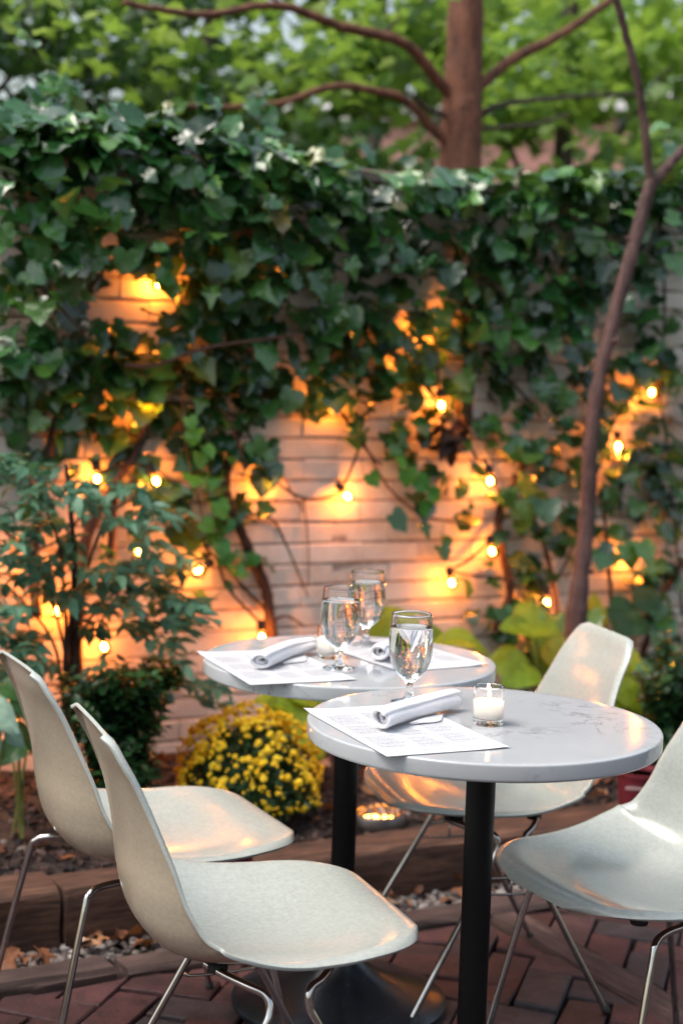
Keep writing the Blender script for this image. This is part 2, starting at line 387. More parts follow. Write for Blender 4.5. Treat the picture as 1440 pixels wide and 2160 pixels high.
# ------------------------------------------------------------------ ground, paving, bed
g = MB(); g.add([(-60, -20, -.03), (60, -20, -.03), (60, 80, -.03), (-60, 80, -.03)], [(0, 1, 2, 3)])
tag(g.build('ground', M_ground, smooth=False), 'dark earth ground under the whole garden', kind='structure')
def clip(poly, a, b):            # keep a.p <= b
    out = []
    for i in range(len(poly)):
        p, q = poly[i], poly[(i + 1) % len(poly)]; dp, dq = a @ p - b, a @ q - b
        if dp <= 0: out.append(p)
        if (dp < 0) != (dq < 0) and abs(dp - dq) > 1e-12: out.append(p + (q - p) * dp / (dp - dq))
    return out
pv = MB(); ang = math.radians(45)
ca, sa = math.cos(ang), math.sin(ang); W_ = .102
for ix in range(-50, 51):
    for iy in range(-50, 51):
        c = (ix - iy) % 4
        if c not in (0, 3): continue
        g_ = .0035
        x0, y0 = ix * W_ + g_, iy * W_ + g_
        x1, y1 = (x0 + 2 * W_ - 2 * g_, y0 + W_ - 2 * g_) if c == 0 else (x0 + W_ - 2 * g_, y0 + 2 * W_ - 2 * g_)
        poly = [np.array((ca * a - sa * b + 1.4, sa * a + ca * b + 1.6)) for a, b in ((x0, y0), (x1, y0), (x1, y1), (x0, y1))]
        poly = [p + rng.normal(0, .0026, 2) for p in poly]
        cen = np.mean(poly, 0)
        if not (-1.2 < cen[0] < 4 and .8 < cen[1] < 3.4): continue
        poly = clip(poly, np.array((0, 1.)), 3.152)
        if len(poly) < 3: continue
        poly = clip(poly, np.array((1., 0)), 2.157) if cen[0] < 2.21 else clip(poly, np.array((-1., 0)), -2.263)
        if len(poly) < 3: continue
        cen = np.mean(poly, 0)
        if max(np.linalg.norm(p - cen) for p in poly) < .03: continue
        h = rng.normal(0, .0035); tl = rng.normal(0, .035, 2); k = len(poly)
        top = lambda p: h + tl @ (p - cen)
        v = [sq(*p, -.04) for p in poly] + [sq(*p, top(p) - .004) for p in poly] + [sq(*(cen + (p - cen) * .955), top(p)) for p in poly]
        f = []
        for r_ in (0, 1):
            for i in range(k): j = (i + 1) % k; f.append((r_ * k + i, r_ * k + j, r_ * k + k + j, r_ * k + k + i))
        f.append(tuple(2 * k + i for i in range(k)))
        pv.add(v, f)
tag(pv.build('brick_paving', M_paver, smooth=False), 'dark red herringbone brick paving', kind='structure')

def bed_z(s, q):
    t = (q - 3.5) / .9
    return .112 + .05 * max(0, t) + .012 * math.sin(7 * s + 3 * q) * math.sin(5.3 * q - 2 * s) + .006 * math.sin(23 * s) * math.sin(19 * q + 1)
bd = MB(); ns, nq = 150, 24
S_ = np.linspace(-.9, 4.2, ns); Q_ = np.linspace(3.50, 4.42, nq)
vv = [sq(s, q, bed_z(s, q) + rng.normal(0, .004)) for q in Q_ for s in S_]
ff = [(j * ns + i, j * ns + i + 1, (j + 1) * ns + i + 1, (j + 1) * ns + i) for j in range(nq - 1) for i in range(ns - 1)]
bd.add(vv, ff); tag(bd.build('planting_bed', M_soil), 'raised bed of dark mulch along the wall', kind='structure')
# bark chips, stones, dry leaves
def chips(n, smin, smax, sfn, zfn, smax_t, flat=.35):
    mb = MB()
    for i in range(n):
        s, q = sfn(); a = rng.uniform(smin, smax); b = a * rng.uniform(.3, .7); c = a * flat * rng.uniform(.5, 1.2)
        yaw = rng.uniform(0, 6.28); tl = rng.normal(0, .35, 2)
        base = np.array([(-a, -b * .6, -c), (a, -b, -c), (a * .8, b, -c), (-a * .9, b * .8, -c), (-a * .8, -b * .5, c), (a * .9, -b * .8, c), (a * .6, b * .7, c), (-a * .7, b * .6, c)]) * .5
        R = np.array(Matrix.Rotation(yaw, 3, 'Z') @ Matrix.Rotation(tl[0], 3, 'X') @ Matrix.Rotation(tl[1], 3, 'Y'))
        mb.add(base @ R.T + sq(s, q, zfn(s, q) + c * .3 + rng.uniform(0, .008)), [(3, 2, 1, 0), (4, 5, 6, 7), (0, 1, 5, 4), (1, 2, 6, 5), (2, 3, 7, 6), (3, 0, 4, 7)])
    return mb
bedpt = lambda: (rng.uniform(-.8, 3.6), 3.56 + .8 * rng.random() ** 1.3)
tag(chips(6500, .008, .035, bedpt, bed_z, .03).build('mulch', M_chip, smooth=False), 'dark bark mulch chips over the planting bed', kind='stuff')
def stones(n, r0, r1, fn, zfn):
    mb = MB(); ph = np.linspace(0, math.pi, 5); 
    for i in range(n):
        s, q = fn(); r = rng.uniform(r0, r1); sc = V3(1, rng.uniform(.6, 1), rng.uniform(.45, .75)) * r; yaw = rng.uniform(0, 6.28)
        v = [V3(math.sin(p) * math.cos(t), math.sin(p) * math.sin(t), math.cos(p)) for p in ph[1:-1] for t in np.arange(7) * 2 * math.pi / 7] + [V3(0, 0, 1), V3(0, 0, -1)]
        v = np.array(v) * (1 + rng.normal(0, .08, (len(v), 1))) * sc
        v = v @ np.array(Matrix.Rotation(yaw, 3, 'Z')).T + sq(s, q, zfn(s, q) + sc[2] * .4)
        f = [(21, (k), (k + 1) % 7) for k in range(7)] + [(a * 7 + k, (a + 1) * 7 + k, (a + 1) * 7 + (k + 1) % 7, a * 7 + (k + 1) % 7) for a in (0, 1) for k in range(7)] + [(22, 14 + (k + 1) % 7, 14 + k) for k in range(7)]
        mb.add(v, f)
    return mb
gz = lambda s, q: -.012
gv = stones(2600, .005, .016, lambda: (rng.uniform(-.6, 3.4), rng.uniform(3.262, 3.40)), gz)
tag(gv.build('gravel', M_pebble), 'mixed pale and brown pebbles between the two timber edgings', kind='stuff')
st = stones(160, .006, .018, bedpt, bed_z)
tag(st.build('bed_pebbles', M_pebble), 'pale pebbles scattered over the dark mulch', kind='stuff')
dl = MB(); n = 430
pts = []
for i in range(n):
    if i < 330:
        s, q = bedpt()
        if i < 150: s = rng.uniform(-.6, .55)
        z = bed_z(s, q) + rng.uniform(.01, .035)
    else: s, q = rng.uniform(-.4, 3), rng.uniform(3.27, 3.4); z = rng.uniform(.012, .03)
    pts.append(sq(s, q, z))
leaves(dl, MAPLE, pts, V3(0, 0, 1) + .7 * rdir(n), rdir(n), rng.uniform(.03, .065, n), curl=.6, fold=.4)
tag(dl.build('leaf_litter', M_dry), 'dry orange brown leaves fallen on the mulch', kind='stuff')

# ------------------------------------------------------------------ timbers
def timber(name, s0, s1, q0, q1, z0, z1, mat, label, cat='timber', group=None, rot=0):
    L = s1 - s0; n = max(2, int(L / .06)); ds = np.linspace(0, L, n)
    prof = []
    b = .010; W, H = q1 - q0, z1 - z0
    for (y, z) in ((0, b), (0, H * .35), (0, H * .7), (0, H - b), (b, H), (W * .35, H), (W * .7, H), (W - b, H), (W, H - b), (W, b), (W - b, 0), (b, 0)): prof.append((y, z))
    k = len(prof); v = []; wob = rng.normal(0, .0022, (n, k, 2))
    for a in range(1, n): wob[a] = wob[a - 1] * .72 + wob[a] * .7
    for i, x in enumerate(ds):
        for j, (y, z) in enumerate(prof): v.append((x + rng.normal(0, .002), y + wob[i, j, 0], z + wob[i, j, 1]))
    f = [(i * k + j, i * k + (j + 1) % k, (i + 1) * k + (j + 1) % k, (i + 1) * k + j) for i in range(n - 1) for j in range(k)]
    f += [tuple(range(k)), tuple((n - 1) * k + j for j in range(k - 1, -1, -1))]
    f = [q[::-1] for q in f]
    mb = MB(); mb.add(v, f); o = mb.build(name, mat, sharp=50)
    o.location = tuple(sq(s0, q0, z0)); o.rotation_euler.z = TH + rot
    return tag(o, label, cat, group)
GT = 'timbers edging the planting bed'
SJ = at_z(140, 1890, .125) @ U
timber('edging_timber', -1.0, SJ - .006, 3.395, 3.545, -.02, .132, M_timber, 'thick weathered timber behind the rear left chair, edging the bed', group=GT)
timber('edging_timber', SJ + .006, 3.4, 3.39, 3.54, -.02, .128, M_timber, 'long thick timber edging the bed behind the table columns', group=GT)
GP = 'low planks beside the brick paving'
SP = at_z(262, 2055, .01) @ U
timber('edging_plank', -1.0, SP - .012, 3.162, 3.262, -.03, .022, M_plank, 'low grey plank under the left chairs, beside the paving', group=GP)
timber('edging_plank', SP + .012, 3.4, 3.158, 3.258, -.03, .016, M_plank, 'low grey plank under the tables, between paving and pebbles', group=GP)
timber('paving_board', 0, 2.6, 0, .098, -.03, .008, M_plank, 'long flat wooden board crossing the brick paving at lower right', 'board').matrix_world = \
    Matrix.Translation(Vector(sq(2.161, 3.15, -.03))) @ Matrix.Rotation(TH - math.pi / 2, 4, 'Z')

# ------------------------------------------------------------------ garden wall
wo = empty('garden_wall', sq(0, QW, 0), TH, 'cream painted brick garden wall behind the tables, half covered by ivy', 'wall')
wb = MB(); course = .0665; WH = 1.93
for r_ in range(int(WH / course)):
    z0 = r_ * course + .004; off = (r_ % 2) * .105 + rng.uniform(-.01, .01)
    x = -2.2 + off
    while x < 5.2:
        L = .207 + rng.normal(0, .002)
        y = rng.normal(0, .0022)
        # front face at local y=0 (towards the camera is -y)
        wb.box((x, y, z0), (x + L - .0025, .05, z0 + course - .0070 + rng.normal(0, .0008)), .0042, jit=.0012)
        x += L
wb.build('brick_face', M_wall, wo, smooth=False)
mo = MB(); mo.box((-2.25, .0055, -.02), (5.25, .24, WH - .001)); mo.build('mortar', M_mortar, wo, smooth=False)
cp = MB(); x = -2.3
while x < 5.2:
    L = .6 + rng.uniform(-.03, .03); cp.box((x, -.035, WH + .0025), (x + L - .006, .275, WH + .045), .008, jit=.002); x += L
cp.build('coping', M_coping, wo, smooth=False)

# ------------------------------------------------------------------ ivy
DEN = {  # y-row of the photograph : leaf density over 15 columns
 150: "010000000000000", 200: "121100000000000", 250: "343321110000001",
 300: "899887662000012", 350: "999998886422344", 400: "999999998679877",
 450: "998899999489987", 500: "987779999689984", 550: "972479999999963",
 600: "960279999999852", 650: "973599999998644", 700: "998999999997335",
 750: "999999988887446", 800: "798898767665567", 850: "688988346654566",
 900: "467776124555557", 950: "345676001345557", 1000: "234564000345568",
 1050: "122563001355568", 1100: "111342000256457", 1150: "111232000155357",
 1200: "011121000145346", 1250: "000110000034235", 1300: "000000000022134",
 1350: "000000000011134", 1400: "000000000001123"}
def bulge(px, py):
    a = .30 if px < 700 else .20 if px < 1000 else .15
    t = min(1, max(0, (900 - py) / 450))
    return .05 + a * t
ivy_pts = {0: [], 1: [], 2: []}
for y0, row in DEN.items():
    for c, ch in enumerate(row):
        d = int(ch); lam = 9.8 * (d / 9) ** 1.6
        for k in range(rng.poisson(lam)):
            px = c * 96 + rng.uniform(0, 96); py = y0 + rng.uniform(0, 50)
            if py < 370 and px > 740 and rng.random() < .25: continue
            off = .02 + bulge(px, py) * rng.random() ** 1.2
            if py < 360: off = rng.uniform(-.30, .22) if py > 260 else rng.uniform(-.2, .15)
            P = at_q(px, py, QW - off)
            w_ = 0 if px < 540 + rng.normal(0, 25) else 1 if px < 930 + rng.normal(0, 25) else 2
            sz = .046 + .064 * rng.random() if px < 600 else .043 + .056 * rng.random()
            if py > 850: sz *= .88
            ivy_pts[w_].append((P, sz, py))
for i in range(760):
    px = rng.uniform(-40, 1480); hd = np.interp(px, [0, 250, 500, 700, 800, 880, 1000, 1440], [232, 248, 278, 335, 420, 385, 355, 365])
    if 745 < px < 880 and rng.random() < .7: continue
    if px > 740 and rng.random() < .45: continue
    py = hd + abs(rng.normal(0, 55)); P = at_q(px, py, QW - rng.uniform(.06, .30 if px < 700 else .2))
    ivy_pts[0 if px < 540 else 1 if px < 930 else 2].append((P, rng.uniform(.06, .10), 330))
# extra leaves outside the frame so the wall stays green from the side
for i in range(700):
    left = i < 420
    s = rng.uniform(-1.2, .15) if left else rng.uniform(2.95, 4.3); z = rng.uniform(.9, 2.05) if left else rng.uniform(.3, 2.0)
    ivy_pts[0 if left else 2].append((sq(s, QW - rng.uniform(.03, .25), z), rng.uniform(.06, .1), 600))
ivy_lab = ['dense glossy ivy over the left half of the wall, hanging above the feathery shrub',
           'ivy over the wall middle with a thick bare stem behind the rear table',
           'ivy on the right part of the wall, behind the slender leaning tree']
ivy_o = []
ROOT = [(150, 1440), (572, 1335), (1045, 1330)]
for w_ in range(3):
    P = np.array([p for p, s, y in ivy_pts[w_]]); S = np.array([s for p, s, y in ivy_pts[w_]]); Yp = np.array([y for p, s, y in ivy_pts[w_]]); n = len(P)
    base = at_q(*ROOT[w_], QW - .04); base[2] = .16
    e = empty('climbing_ivy', base, 0, ivy_lab[w_], 'ivy', 'ivy plants on the garden wall'); ivy_o.append((e, base))
    up = np.clip((520 - Yp) / 300, 0, 1)[:, None]
    nn = -N * (.85 - .4 * up) + Z * (.62 + .6 * up) + .5 * rng.normal(size=(n, 3))
    tt = -Z * (1 - .7 * up) - N * .35 + .55 * rng.normal(size=(n, 3))
    mb = MB(); pick = rng.random(n)
    for shp, lo, hi, cu in ((IVY, 0, .42, .40), (IVY2, .42, .74, .30), (IVY3, .74, 1.01, .55)):
        k_ = (pick >= lo) & (pick < hi); leaves(mb, shp, (P - base)[k_], nn[k_], tt[k_], S[k_], curl=cu, fold=.2)
    mb.build('foliage', M_ivy, e)
def wallpath(pts, q, jit=.0):
    return smooth_path([at_q(x, y, q + (rng.normal(0, jit) if jit else 0)) for x, y in pts], 7)
def stemset(idx, paths):
    e, base = ivy_o[idx]
    for pts, r0, r1, off in paths:
        p = wallpath(pts, QW - off, .006) - base; mb = MB()
        mb.tube(p, np.linspace(r0, r1, len(p)) * (1 + .12 * np.sin(np.arange(len(p)) * 1.7)), 7); mb.build('stem', M_stem, e)
stemset(0, [([(160, 1445), (170, 1200), (215, 1060), (285, 960), (320, 860)], .022, .012, .06), ([(80, 1300), (70, 1180), (95, 1000), (120, 880), (150, 800)], .016, .010, .04),
            ([(180, 625), (205, 590), (232, 555), (270, 520)], .005, .004, .10), ([(265, 770), (330, 770), (430, 735), (560, 715), (640, 705)], .006, .004, .30),
            ([(395, 780), (385, 870), (400, 980), (425, 1080), (430, 1140), (440, 1180)], .003, .0015, .14), ([(60, 580), (120, 640), (190, 720)], .004, .003, .2),
            ([(470, 860), (500, 930), (520, 990)], .004, .003, .12), ([(235, 1180), (240, 1060), (250, 950)], .014, .010, .03)])
stemset(1, [([(575, 1345), (568, 1290), (560, 1240), (530, 1170), (500, 1100), (478, 1040), (482, 980), (510, 900), (560, 820)], .019, .012, .03),
            ([(565, 1290), (520, 1245), (480, 1200), (440, 1160), (425, 1120)], .005, .003, .02), ([(500, 1100), (540, 1085), (575, 1095), (600, 1140), (630, 1210), (650, 1260)], .004, .002, .012),
            ([(720, 870), (760, 930), (790, 970), (805, 980)], .006, .004, .05), ([(770, 940), (800, 1000), (830, 1040), (890, 1085), (990, 1110)], .004, .003, .03),
            ([(575, 930), (585, 970), (600, 1010), (640, 1080)], .003, .002, .03), ([(572, 1310), (605, 1300), (640, 1320)], .005, .003, .03), ([(640, 1050), (650, 1150), (650, 1240)], .002, .0015, .008)])
stemset(2, [([(1045, 1330), (1075, 1250), (1060, 1170), (1050, 1080), (1090, 1010), (1120, 940)], .016, .009, .04), ([(980, 560), (985, 700), (990, 800), (985, 900)], .018, .016, .03),
            ([(1010, 780), (1060, 790), (1100, 830), (1140, 880)], .006, .004, .05), ([(1180, 1330), (1160, 1200), (1120, 1080), (1080, 1000)], .008, .006, .05),
            ([(1290, 1300), (1280, 1160), (1270, 1050)], .008, .006, .05), ([(1250, 1370), (1330, 1330), (1400, 1250), (1440, 1180)], .010, .007, .06),
            ([(1390, 470), (1400, 600), (1395, 760), (1380, 860)], .005, .004, .06), ([(1340, 1420), (1370, 1330), (1400, 1240)], .013, .010, .04)])
# fresh pale shoots on the bare brick and above the wall
def spray(idx, pts, size, q, normal_up, mat, npl):
    e, base = ivy_o[idx]; mb = MB(); C = [at_q(x, y, q) - base for x, y in pts]; n = len(C)
    leaves(mb, IVY, C, -N * (1 - normal_up) + Z * normal_up + .25 * rng.normal(size=(n, 3)), -Z * .8 - N * .3 + .5 * rng.normal(size=(n, 3)), np.full(n, size) * rng.uniform(.8, 1.2, n))
    return mb
M_young = leafmat('young_ivy_leaf', [(0, (.05, .22, .025)), (1, (.10, .32, .04))], rough=.4, trans=.15, tcol=(.15, .45, .03))
m1 = spray(1, [(465, 1140), (485, 1165), (540, 1170), (490, 1190), (515, 1205), (485, 1095), (470, 1125), (1080, 680), (1055, 700), (1095, 695), (1075, 655), (1110, 700), (975, 600), (780, 1000), (860, 990), (880, 1010), (905, 1040), (840, 960), (900, 1060)], .06, QW - .08, .2, M_young, 0)
m1.build('young_leaves', M_young, ivy_o[1][0])
m2 = spray(0, [(400, 880), (415, 905), (395, 925), (420, 955), (405, 1000), (445, 1010), (460, 1060), (430, 1100), (435, 940), (190, 550), (135, 545), (85, 550), (150, 500), (195, 530)], .055, QW - .2, .3, M_young, 0)
m2.build('young_leaves', M_young, ivy_o[0][0])
# sprigs that rise above the wall top at the left
spl = MB(); e0, b0 = ivy_o[0]
for pts in ([(130, 300), (118, 215), (105, 150), (50, 65)], [(60, 320), (75, 260), (95, 200)], [(180, 300), (170, 240), (150, 180)], [(430, 300), (436, 220), (440, 180)], [(545, 300), (548, 230), (542, 190)], [(250, 300), (240, 250), (225, 205)], [(330, 310), (345, 250), (360, 210)]):
    p = wallpath(pts, QW - .02) - b0; sp = MB(); sp.tube(p, np.linspace(.0035, .0015, len(p)), 5); sp.build('sprig_stem', M_tan, e0)
    k = 9; idx = np.linspace(3, len(p) - 1, k).astype(int)
    leaves(spl, IVY, p[idx] + rng.normal(0, .014, (k, 3)), Z * .8 - N * .55 + .3 * rng.normal(size=(k, 3)), rdir(k) * V3(1, 1, .2), np.linspace(.085, .04, k), curl=.15, fold=.1)
spl.build('sprig_leaves', M_ivy, e0)

# ------------------------------------------------------------------ trees
def branch(mb, pts, r0, r1, seg=9, n=7):
    p = smooth_path(pts, n); p = p + rng.normal(0, .0015, p.shape)
    mb.tube(p, np.linspace(r0, r1, len(p)), seg); return p
# slender tree in the bed
QS = 3.96
Bs = at_q(1215, 1340, QS); Bs = V3(Bs[0], Bs[1], .15)
t = empty('slender_tree', Bs, 0, 'slender young tree with grey brown forked trunk leaning in front of the wall', 'tree')
mb = MB(); P = [at_q(x, y, QS) - Bs for x, y in ((1214, 1320), (1222, 1230), (1238, 1080), (1245, 930), (1265, 790), (1302, 640), (1338, 510), (1362, 420), (1376, 380))]
P = [V3(.015, 0, -.02) + P[0] * V3(1, 1, 0), P[0] * .5 + V3(.0, 0, 0)] + P
P[0] = V3(P[2][0], P[2][1], -.03); P[1] = V3(P[2][0] + .003, P[2][1], .5 * P[2][2])
pp = smooth_path(P, 7); rr = np.interp(np.linspace(0, 1, len(pp)), [0, .22, .35, .6, 1], [.038, .034, .026, .022, .021])
rr = rr * (1 + .05 * np.sin(np.arange(len(pp)) * 1.9) + .05 * rng.normal(size=len(pp))); mb.tube(pp, rr, 14); mb.v[-1] = mb.v[-1] + rng.normal(0, .0011, mb.v[-1].shape)
for ki, ang_ in ((22, .4), (34, 2.9), (45, 1.0), (56, 3.4), (15, 2.2)):
    d_ = CX * math.cos(ang_) - N * abs(math.sin(ang_)) + Z * .4; mb.tube([pp[ki], pp[ki] + d_ * .022, pp[ki] + d_ * .034], [.013, .009, .005], 7)
mb.build('trunk', M_bark, t)
for pts, a, b in (([(1372, 395), (1364, 330), (1352, 220), (1330, 110), (1300, 0), (1275, -90)], .014, .011), ([(1374, 388), (1400, 360), (1440, 315), (1500, 250), (1570, 120)], .018, .013)):
    mb = MB(); branch(mb, [at_q(x, y, QS) - Bs for x, y in pts], a, b); mb.build('branch', M_bark, t)
mb = MB(); n = 260; C = np.array([at_q(1330, -420, QS)] * n) - Bs + rng.normal(0, 1, (n, 3)) * V3(.5, .4, .22)
leaves(mb, MAPLE, C, Z + .5 * rng.normal(size=(n, 3)), rdir(n), rng.uniform(.05, .08, n)); mb.build('crown', M_tree1, t)

# red-barked tree just beyond the wall
QR = 5.55
Br = at_q(980, 350, QR); Br = V3(Br[0], Br[1], -.02)
t = empty('red_barked_tree', Br, 0, 'tree with straight reddish brown trunk and bare low branches beyond the wall', 'tree')
mb = MB(); top = at_q(983, -250, QR) - Br; low = at_q(970, 345, QR) - Br; mid = at_q(976, 180, QR) - Br
P = smooth_path([V3(low[0] - .03, low[1], -.02), V3(low[0] - .02, low[1], 1.0), low, mid, at_q(983, 0, QR) - Br, top, top + V3(.05, .1, 1.2)], 8)
rr = np.interp(np.linspace(0, 1, len(P)), [0, .5, 1], [.105, .078, .055]); mb.tube(P, rr * (1 + .02 * np.sin(np.arange(len(P)) * 1.3)), 16); mb.v[-1] = mb.v[-1] + rng.normal(0, .0022, mb.v[-1].shape); mb.build('trunk', M_bark_red, t)
BR = [([(945, 195), (915, 160), (880, 115), (840, 85), (780, 70), (700, 50), (640, 25), (590, 12), (530, 15), (440, 30), (330, 20), (260, 5)], .026, .010),
      ([(1005, 190), (1040, 155), (1090, 120), (1150, 90), (1210, 55), (1280, 5), (1330, -40)], .026, .016),
      ([(945, 305), (915, 275), (880, 235), (845, 205), (800, 195), (740, 182), (690, 185), (640, 200), (600, 215), (470, 225), (380, 222)], .022, .009),
      ([(945, 245), (905, 232), (880, 210), (862, 196)], .012, .006), ([(1000, 245), (1045, 225), (1090, 215), (1180, 207), (1260, 200), (1340, 200)], .014, .007),
      ([(1000, 275), (1060, 268), (1130, 262), (1200, 240)], .011, .005), ([(640, 25), (580, 0), (540, -30)], .009, .005), ([(800, 75), (830, 50), (845, 25)], .006, .004)]
ends = []
for pts, a, b in BR:
    mb = MB(); k = len(pts); dq = rng.uniform(-.35, .05)
    pw = [at_q(x, y, QR + dq * i / k) - Br for i, (x, y) in enumerate(pts)]
    p = branch(mb, pw, a, b, 8, 5); mb.build('branch', M_bgbark if a < .02 else M_bark_red, t); ends.append(p)
mb = MB(); C = []
for p in ends:
    for q in p[len(p) // 3::3]:
        k = rng.poisson(1.3); C.append(q + rng.normal(0, 1, (k, 3)) * V3(.16, .10, .07) + N * .30 + V3(0, 0, .06))
blob = [at_q(x, y, QR + d) - Br for x, y, d in ((640, 60, .2), (800, 20, .4), (1120, 40, .3), (1250, 130, .6), (760, 120, .5), (420, 90, .3), (1380, 60, .2), (200, 40, .4), (1150, 180, .9), (860, -40, .5), (560, -40, .2), (1090, -60, .5), (1300, -60, .1))]
for q in blob: C.append(q + N * .35 + rng.normal(0, 1, (30, 3)) * V3(.20, .3, .06))
top_ = rng.normal(0, 1, (500, 3)) * V3(1.3, 1.0, .45) + V3(top[0], top[1] + .5, 4.3); C.append(top_)
C = np.concatenate(C); n = len(C)
leaves(mb, MAPLE, C, Z + .45 * rng.normal(size=(n, 3)), rdir(n) * V3(1, 1, .4) - V3(0, 0, .3), rng.uniform(.06, .11, n), wide=1.1); mb.build('crown', M_tree1, t)

def bgtree(loc, h, blobs, nleaf, size, mat, label, trunk_r=.09, group='trees beyond the garden wall'):
    o = empty('garden_tree', loc, 0, label, 'tree', group); loc = np.array(loc, float)
    mb = MB(); P = smooth_path([V3(0, 0, 0), V3(.05, .02, h * .3), V3(-.04, .05, h * .6), V3(.06, 0, h)], 6); mb.tube(P, np.linspace(trunk_r, trunk_r * .4, len(P)), 9)
    for (c, r) in blobs:
        c = np.array(c, float); z0 = max(.8, c[2] - .9); mb.tube(smooth_path([V3(0, 0, z0), V3(c[0] * .5, c[1] * .5, (z0 + c[2]) / 2 - .05), c], 5), np.linspace(trunk_r * .35, .01, 11), 6)
    mb.build('trunk', M_bgbark, o)
    C = []
    tot = sum(r[0] * r[1] * r[2] for c, r in blobs)
    for c, r in blobs:
        m = int(.66 * nleaf * r[0] * r[1] * r[2] / tot) + 1
        kc = max(4, m // 26); cc = unit(rng.normal(size=(kc, 3))) * (rng.random((kc, 1)) ** .4) * np.array(r) + np.array(c)
        C.append(cc[rng.integers(0, kc, m)] + rng.normal(0, 1, (m, 3)) * V3(.16, .16, .055))
    C = np.concatenate(C); n = len(C); mb = MB()
    leaves(mb, MAPLE, C, Z * .9 + .55 * rng.normal(size=(n, 3)), rdir(n) * V3(1, 1, .5) - Z * .3, rng.uniform(size * .75, size * 1.25, n), wide=1.1)
    mb.build('crown', mat, o); return o
bgtree((-2.2, 7.2, 0), 4.2, [((-.4, .2, 2.7), (1.0, .8, .7)), ((.8, .3, 2.9), (.9, .8, .6)), ((0, 0, 3.9), (1.2, 1, .6)), ((.3, -.2, 2.0), (.8, .6, .35))], 3200, .10, M_tree3, 'dark leafy tree beyond the wall at the far left')
bgtree((-.75, 8.6, 0), 4.6, [((0, 0, 2.6), (.9, .8, .75)), ((.9, .2, 1.9), (1.1, .5, .42)), ((.7, .4, 3.3), (.9, .8, .6)), ((-.9, .2, 3.4), (.8, .8, .5)), ((.2, .3, 2.0), (.9, .6, .3))], 4000, .11, M_tree2, 'mid green tree behind the low bare branches, beyond the wall')
bgtree((1.3, 9.6, 0), 5.0, [((-.5, 0, 3.0), (.8, .7, .5)), ((.7, .2, 3.4), (1.0, .8, .6)), ((.2, .4, 2.2), (1.0, .6, .35)), ((.1, -.2, 1.95), (1.3, .5, .45))], 3300, .12, M_tree1, 'bright yellow green tree right behind the reddish trunk')
bgtree((3.0, 8.8, 0), 4.6, [((-.5, 0, 2.7), (.7, .7, .5)), ((.5, .3, 3.3), (.9, .8, .6)), ((.0, .3, 2.1), (1.2, .7, .42)), ((-1.3, -.3, 2.3), (.8, .6, .4)), ((.3, -.6, 2.8), (1.0, .6, .45))], 4200, .11, M_tree2, 'light green tree beyond the wall at the far right')
bgtree((-3.6, 10.5, 0), 5, [((0, 0, 2.8), (1.3, .9, .9)), ((.9, .2, 3.8), (1.1, .9, .6)), ((-.8, 0, 2.2), (1, .7, .5))], 2600, .13, M_tree1, 'sunny yellow green tree showing at the top left corner')
bgtree((.2, 12.5, 0), 5.5, [((-.9, 0, 3.1), (1.2, .8, .5)), ((1.0, .3, 3.9), (1.3, .8, .5)), ((.3, .2, 2.3), (1.2, .7, .3)), ((.2, -.5, 2.2), (1.8, .5, .5))], 3200, .14, M_tree3, 'farthest tree showing between the trunk and the left branches')
bgtree((4.6, 12.0, 0), 5.5, [((-.6, 0, 2.6), (1.1, .8, .5)), ((.4, .3, 3.7), (1.2, .8, .6))], 1700, .14, M_tree1, 'pale tree far beyond the wall behind the forked slender trunk')

bgtree((1.5, 7.5, 0), 2.2, [((-.55, 0, 2.25), (.8, .4, .38)), ((.55, .1, 2.35), (.9, .4, .42)), ((1.55, .2, 2.4), (.8, .4, .42))], 2100, .085, M_tree2, 'low bushy green shrub just beyond the wall, right of the reddish trunk', .04)
bgtree((-.35, 7.7, 0), 2.1, [((-.5, 0, 2.15), (.7, .4, .32)), ((.35, .1, 2.2), (.7, .4, .32))], 1200, .085, M_tree3, 'low dark bush just beyond the wall, left of the reddish trunk', .04)

# pink brick house far behind the trees
bo = empty('brick_house', (1.5, 19, 0), math.radians(-20), 'pink brick house with pale windows glimpsed through the trees', 'house')
mb = MB(); XS = [-9.4, -6.8, -4.2, -1.9, .3, 2.3, 4.6, 7.0, 9.0]; WW, ZS = 1.0, [(1.0, 2.1), (2.8, 3.8)]
def wallrect(x0, x1, z0, z1): mb.box((x0, 0, z0), (x1, .3, z1))
xe = [-11] + [e for x in XS for e in (x, x + WW)] + [11.5]
for i in range(0, len(xe) - 1, 2): wallrect(xe[i], xe[i + 1], -.1, 4.4)
for x in XS:
    wallrect(x, x + WW, -.1, 1.0); wallrect(x, x + WW, 2.1, 2.8); wallrect(x, x + WW, 3.8, 4.4)
mb.build('wall', M_bldg, bo, smooth=False)
mb = MB(); mb.box((-11.2, -.15, 4.4), (11.7, .5, 4.62), .03); mb.build('roof', M_frame, bo, smooth=False)
for x in XS:
    for z0, z1 in ZS:
        mb = MB()
        for a in ((x, .06, z0, x + .07, .2, z1), (x + WW - .07, .06, z0, x + WW, .2, z1), (x + .07, .06, z0, x + WW - .07, .2, z0 + .07), (x + .07, .06, z1 - .07, x + WW - .07, .2, z1), (x + .07, .08, (z0 + z1) / 2 - .03, x + WW - .07, .18, (z0 + z1) / 2 + .03)):
            mb.box(a[:3], a[3:])
        wf = mb.build('window', M_frame, bo, smooth=False)
        mb = MB(); mb.box((x + .07, .14, z0 + .07), (x + WW - .07, .15, z1 - .07)); mb.build('pane', M_pane, wf, smooth=False)

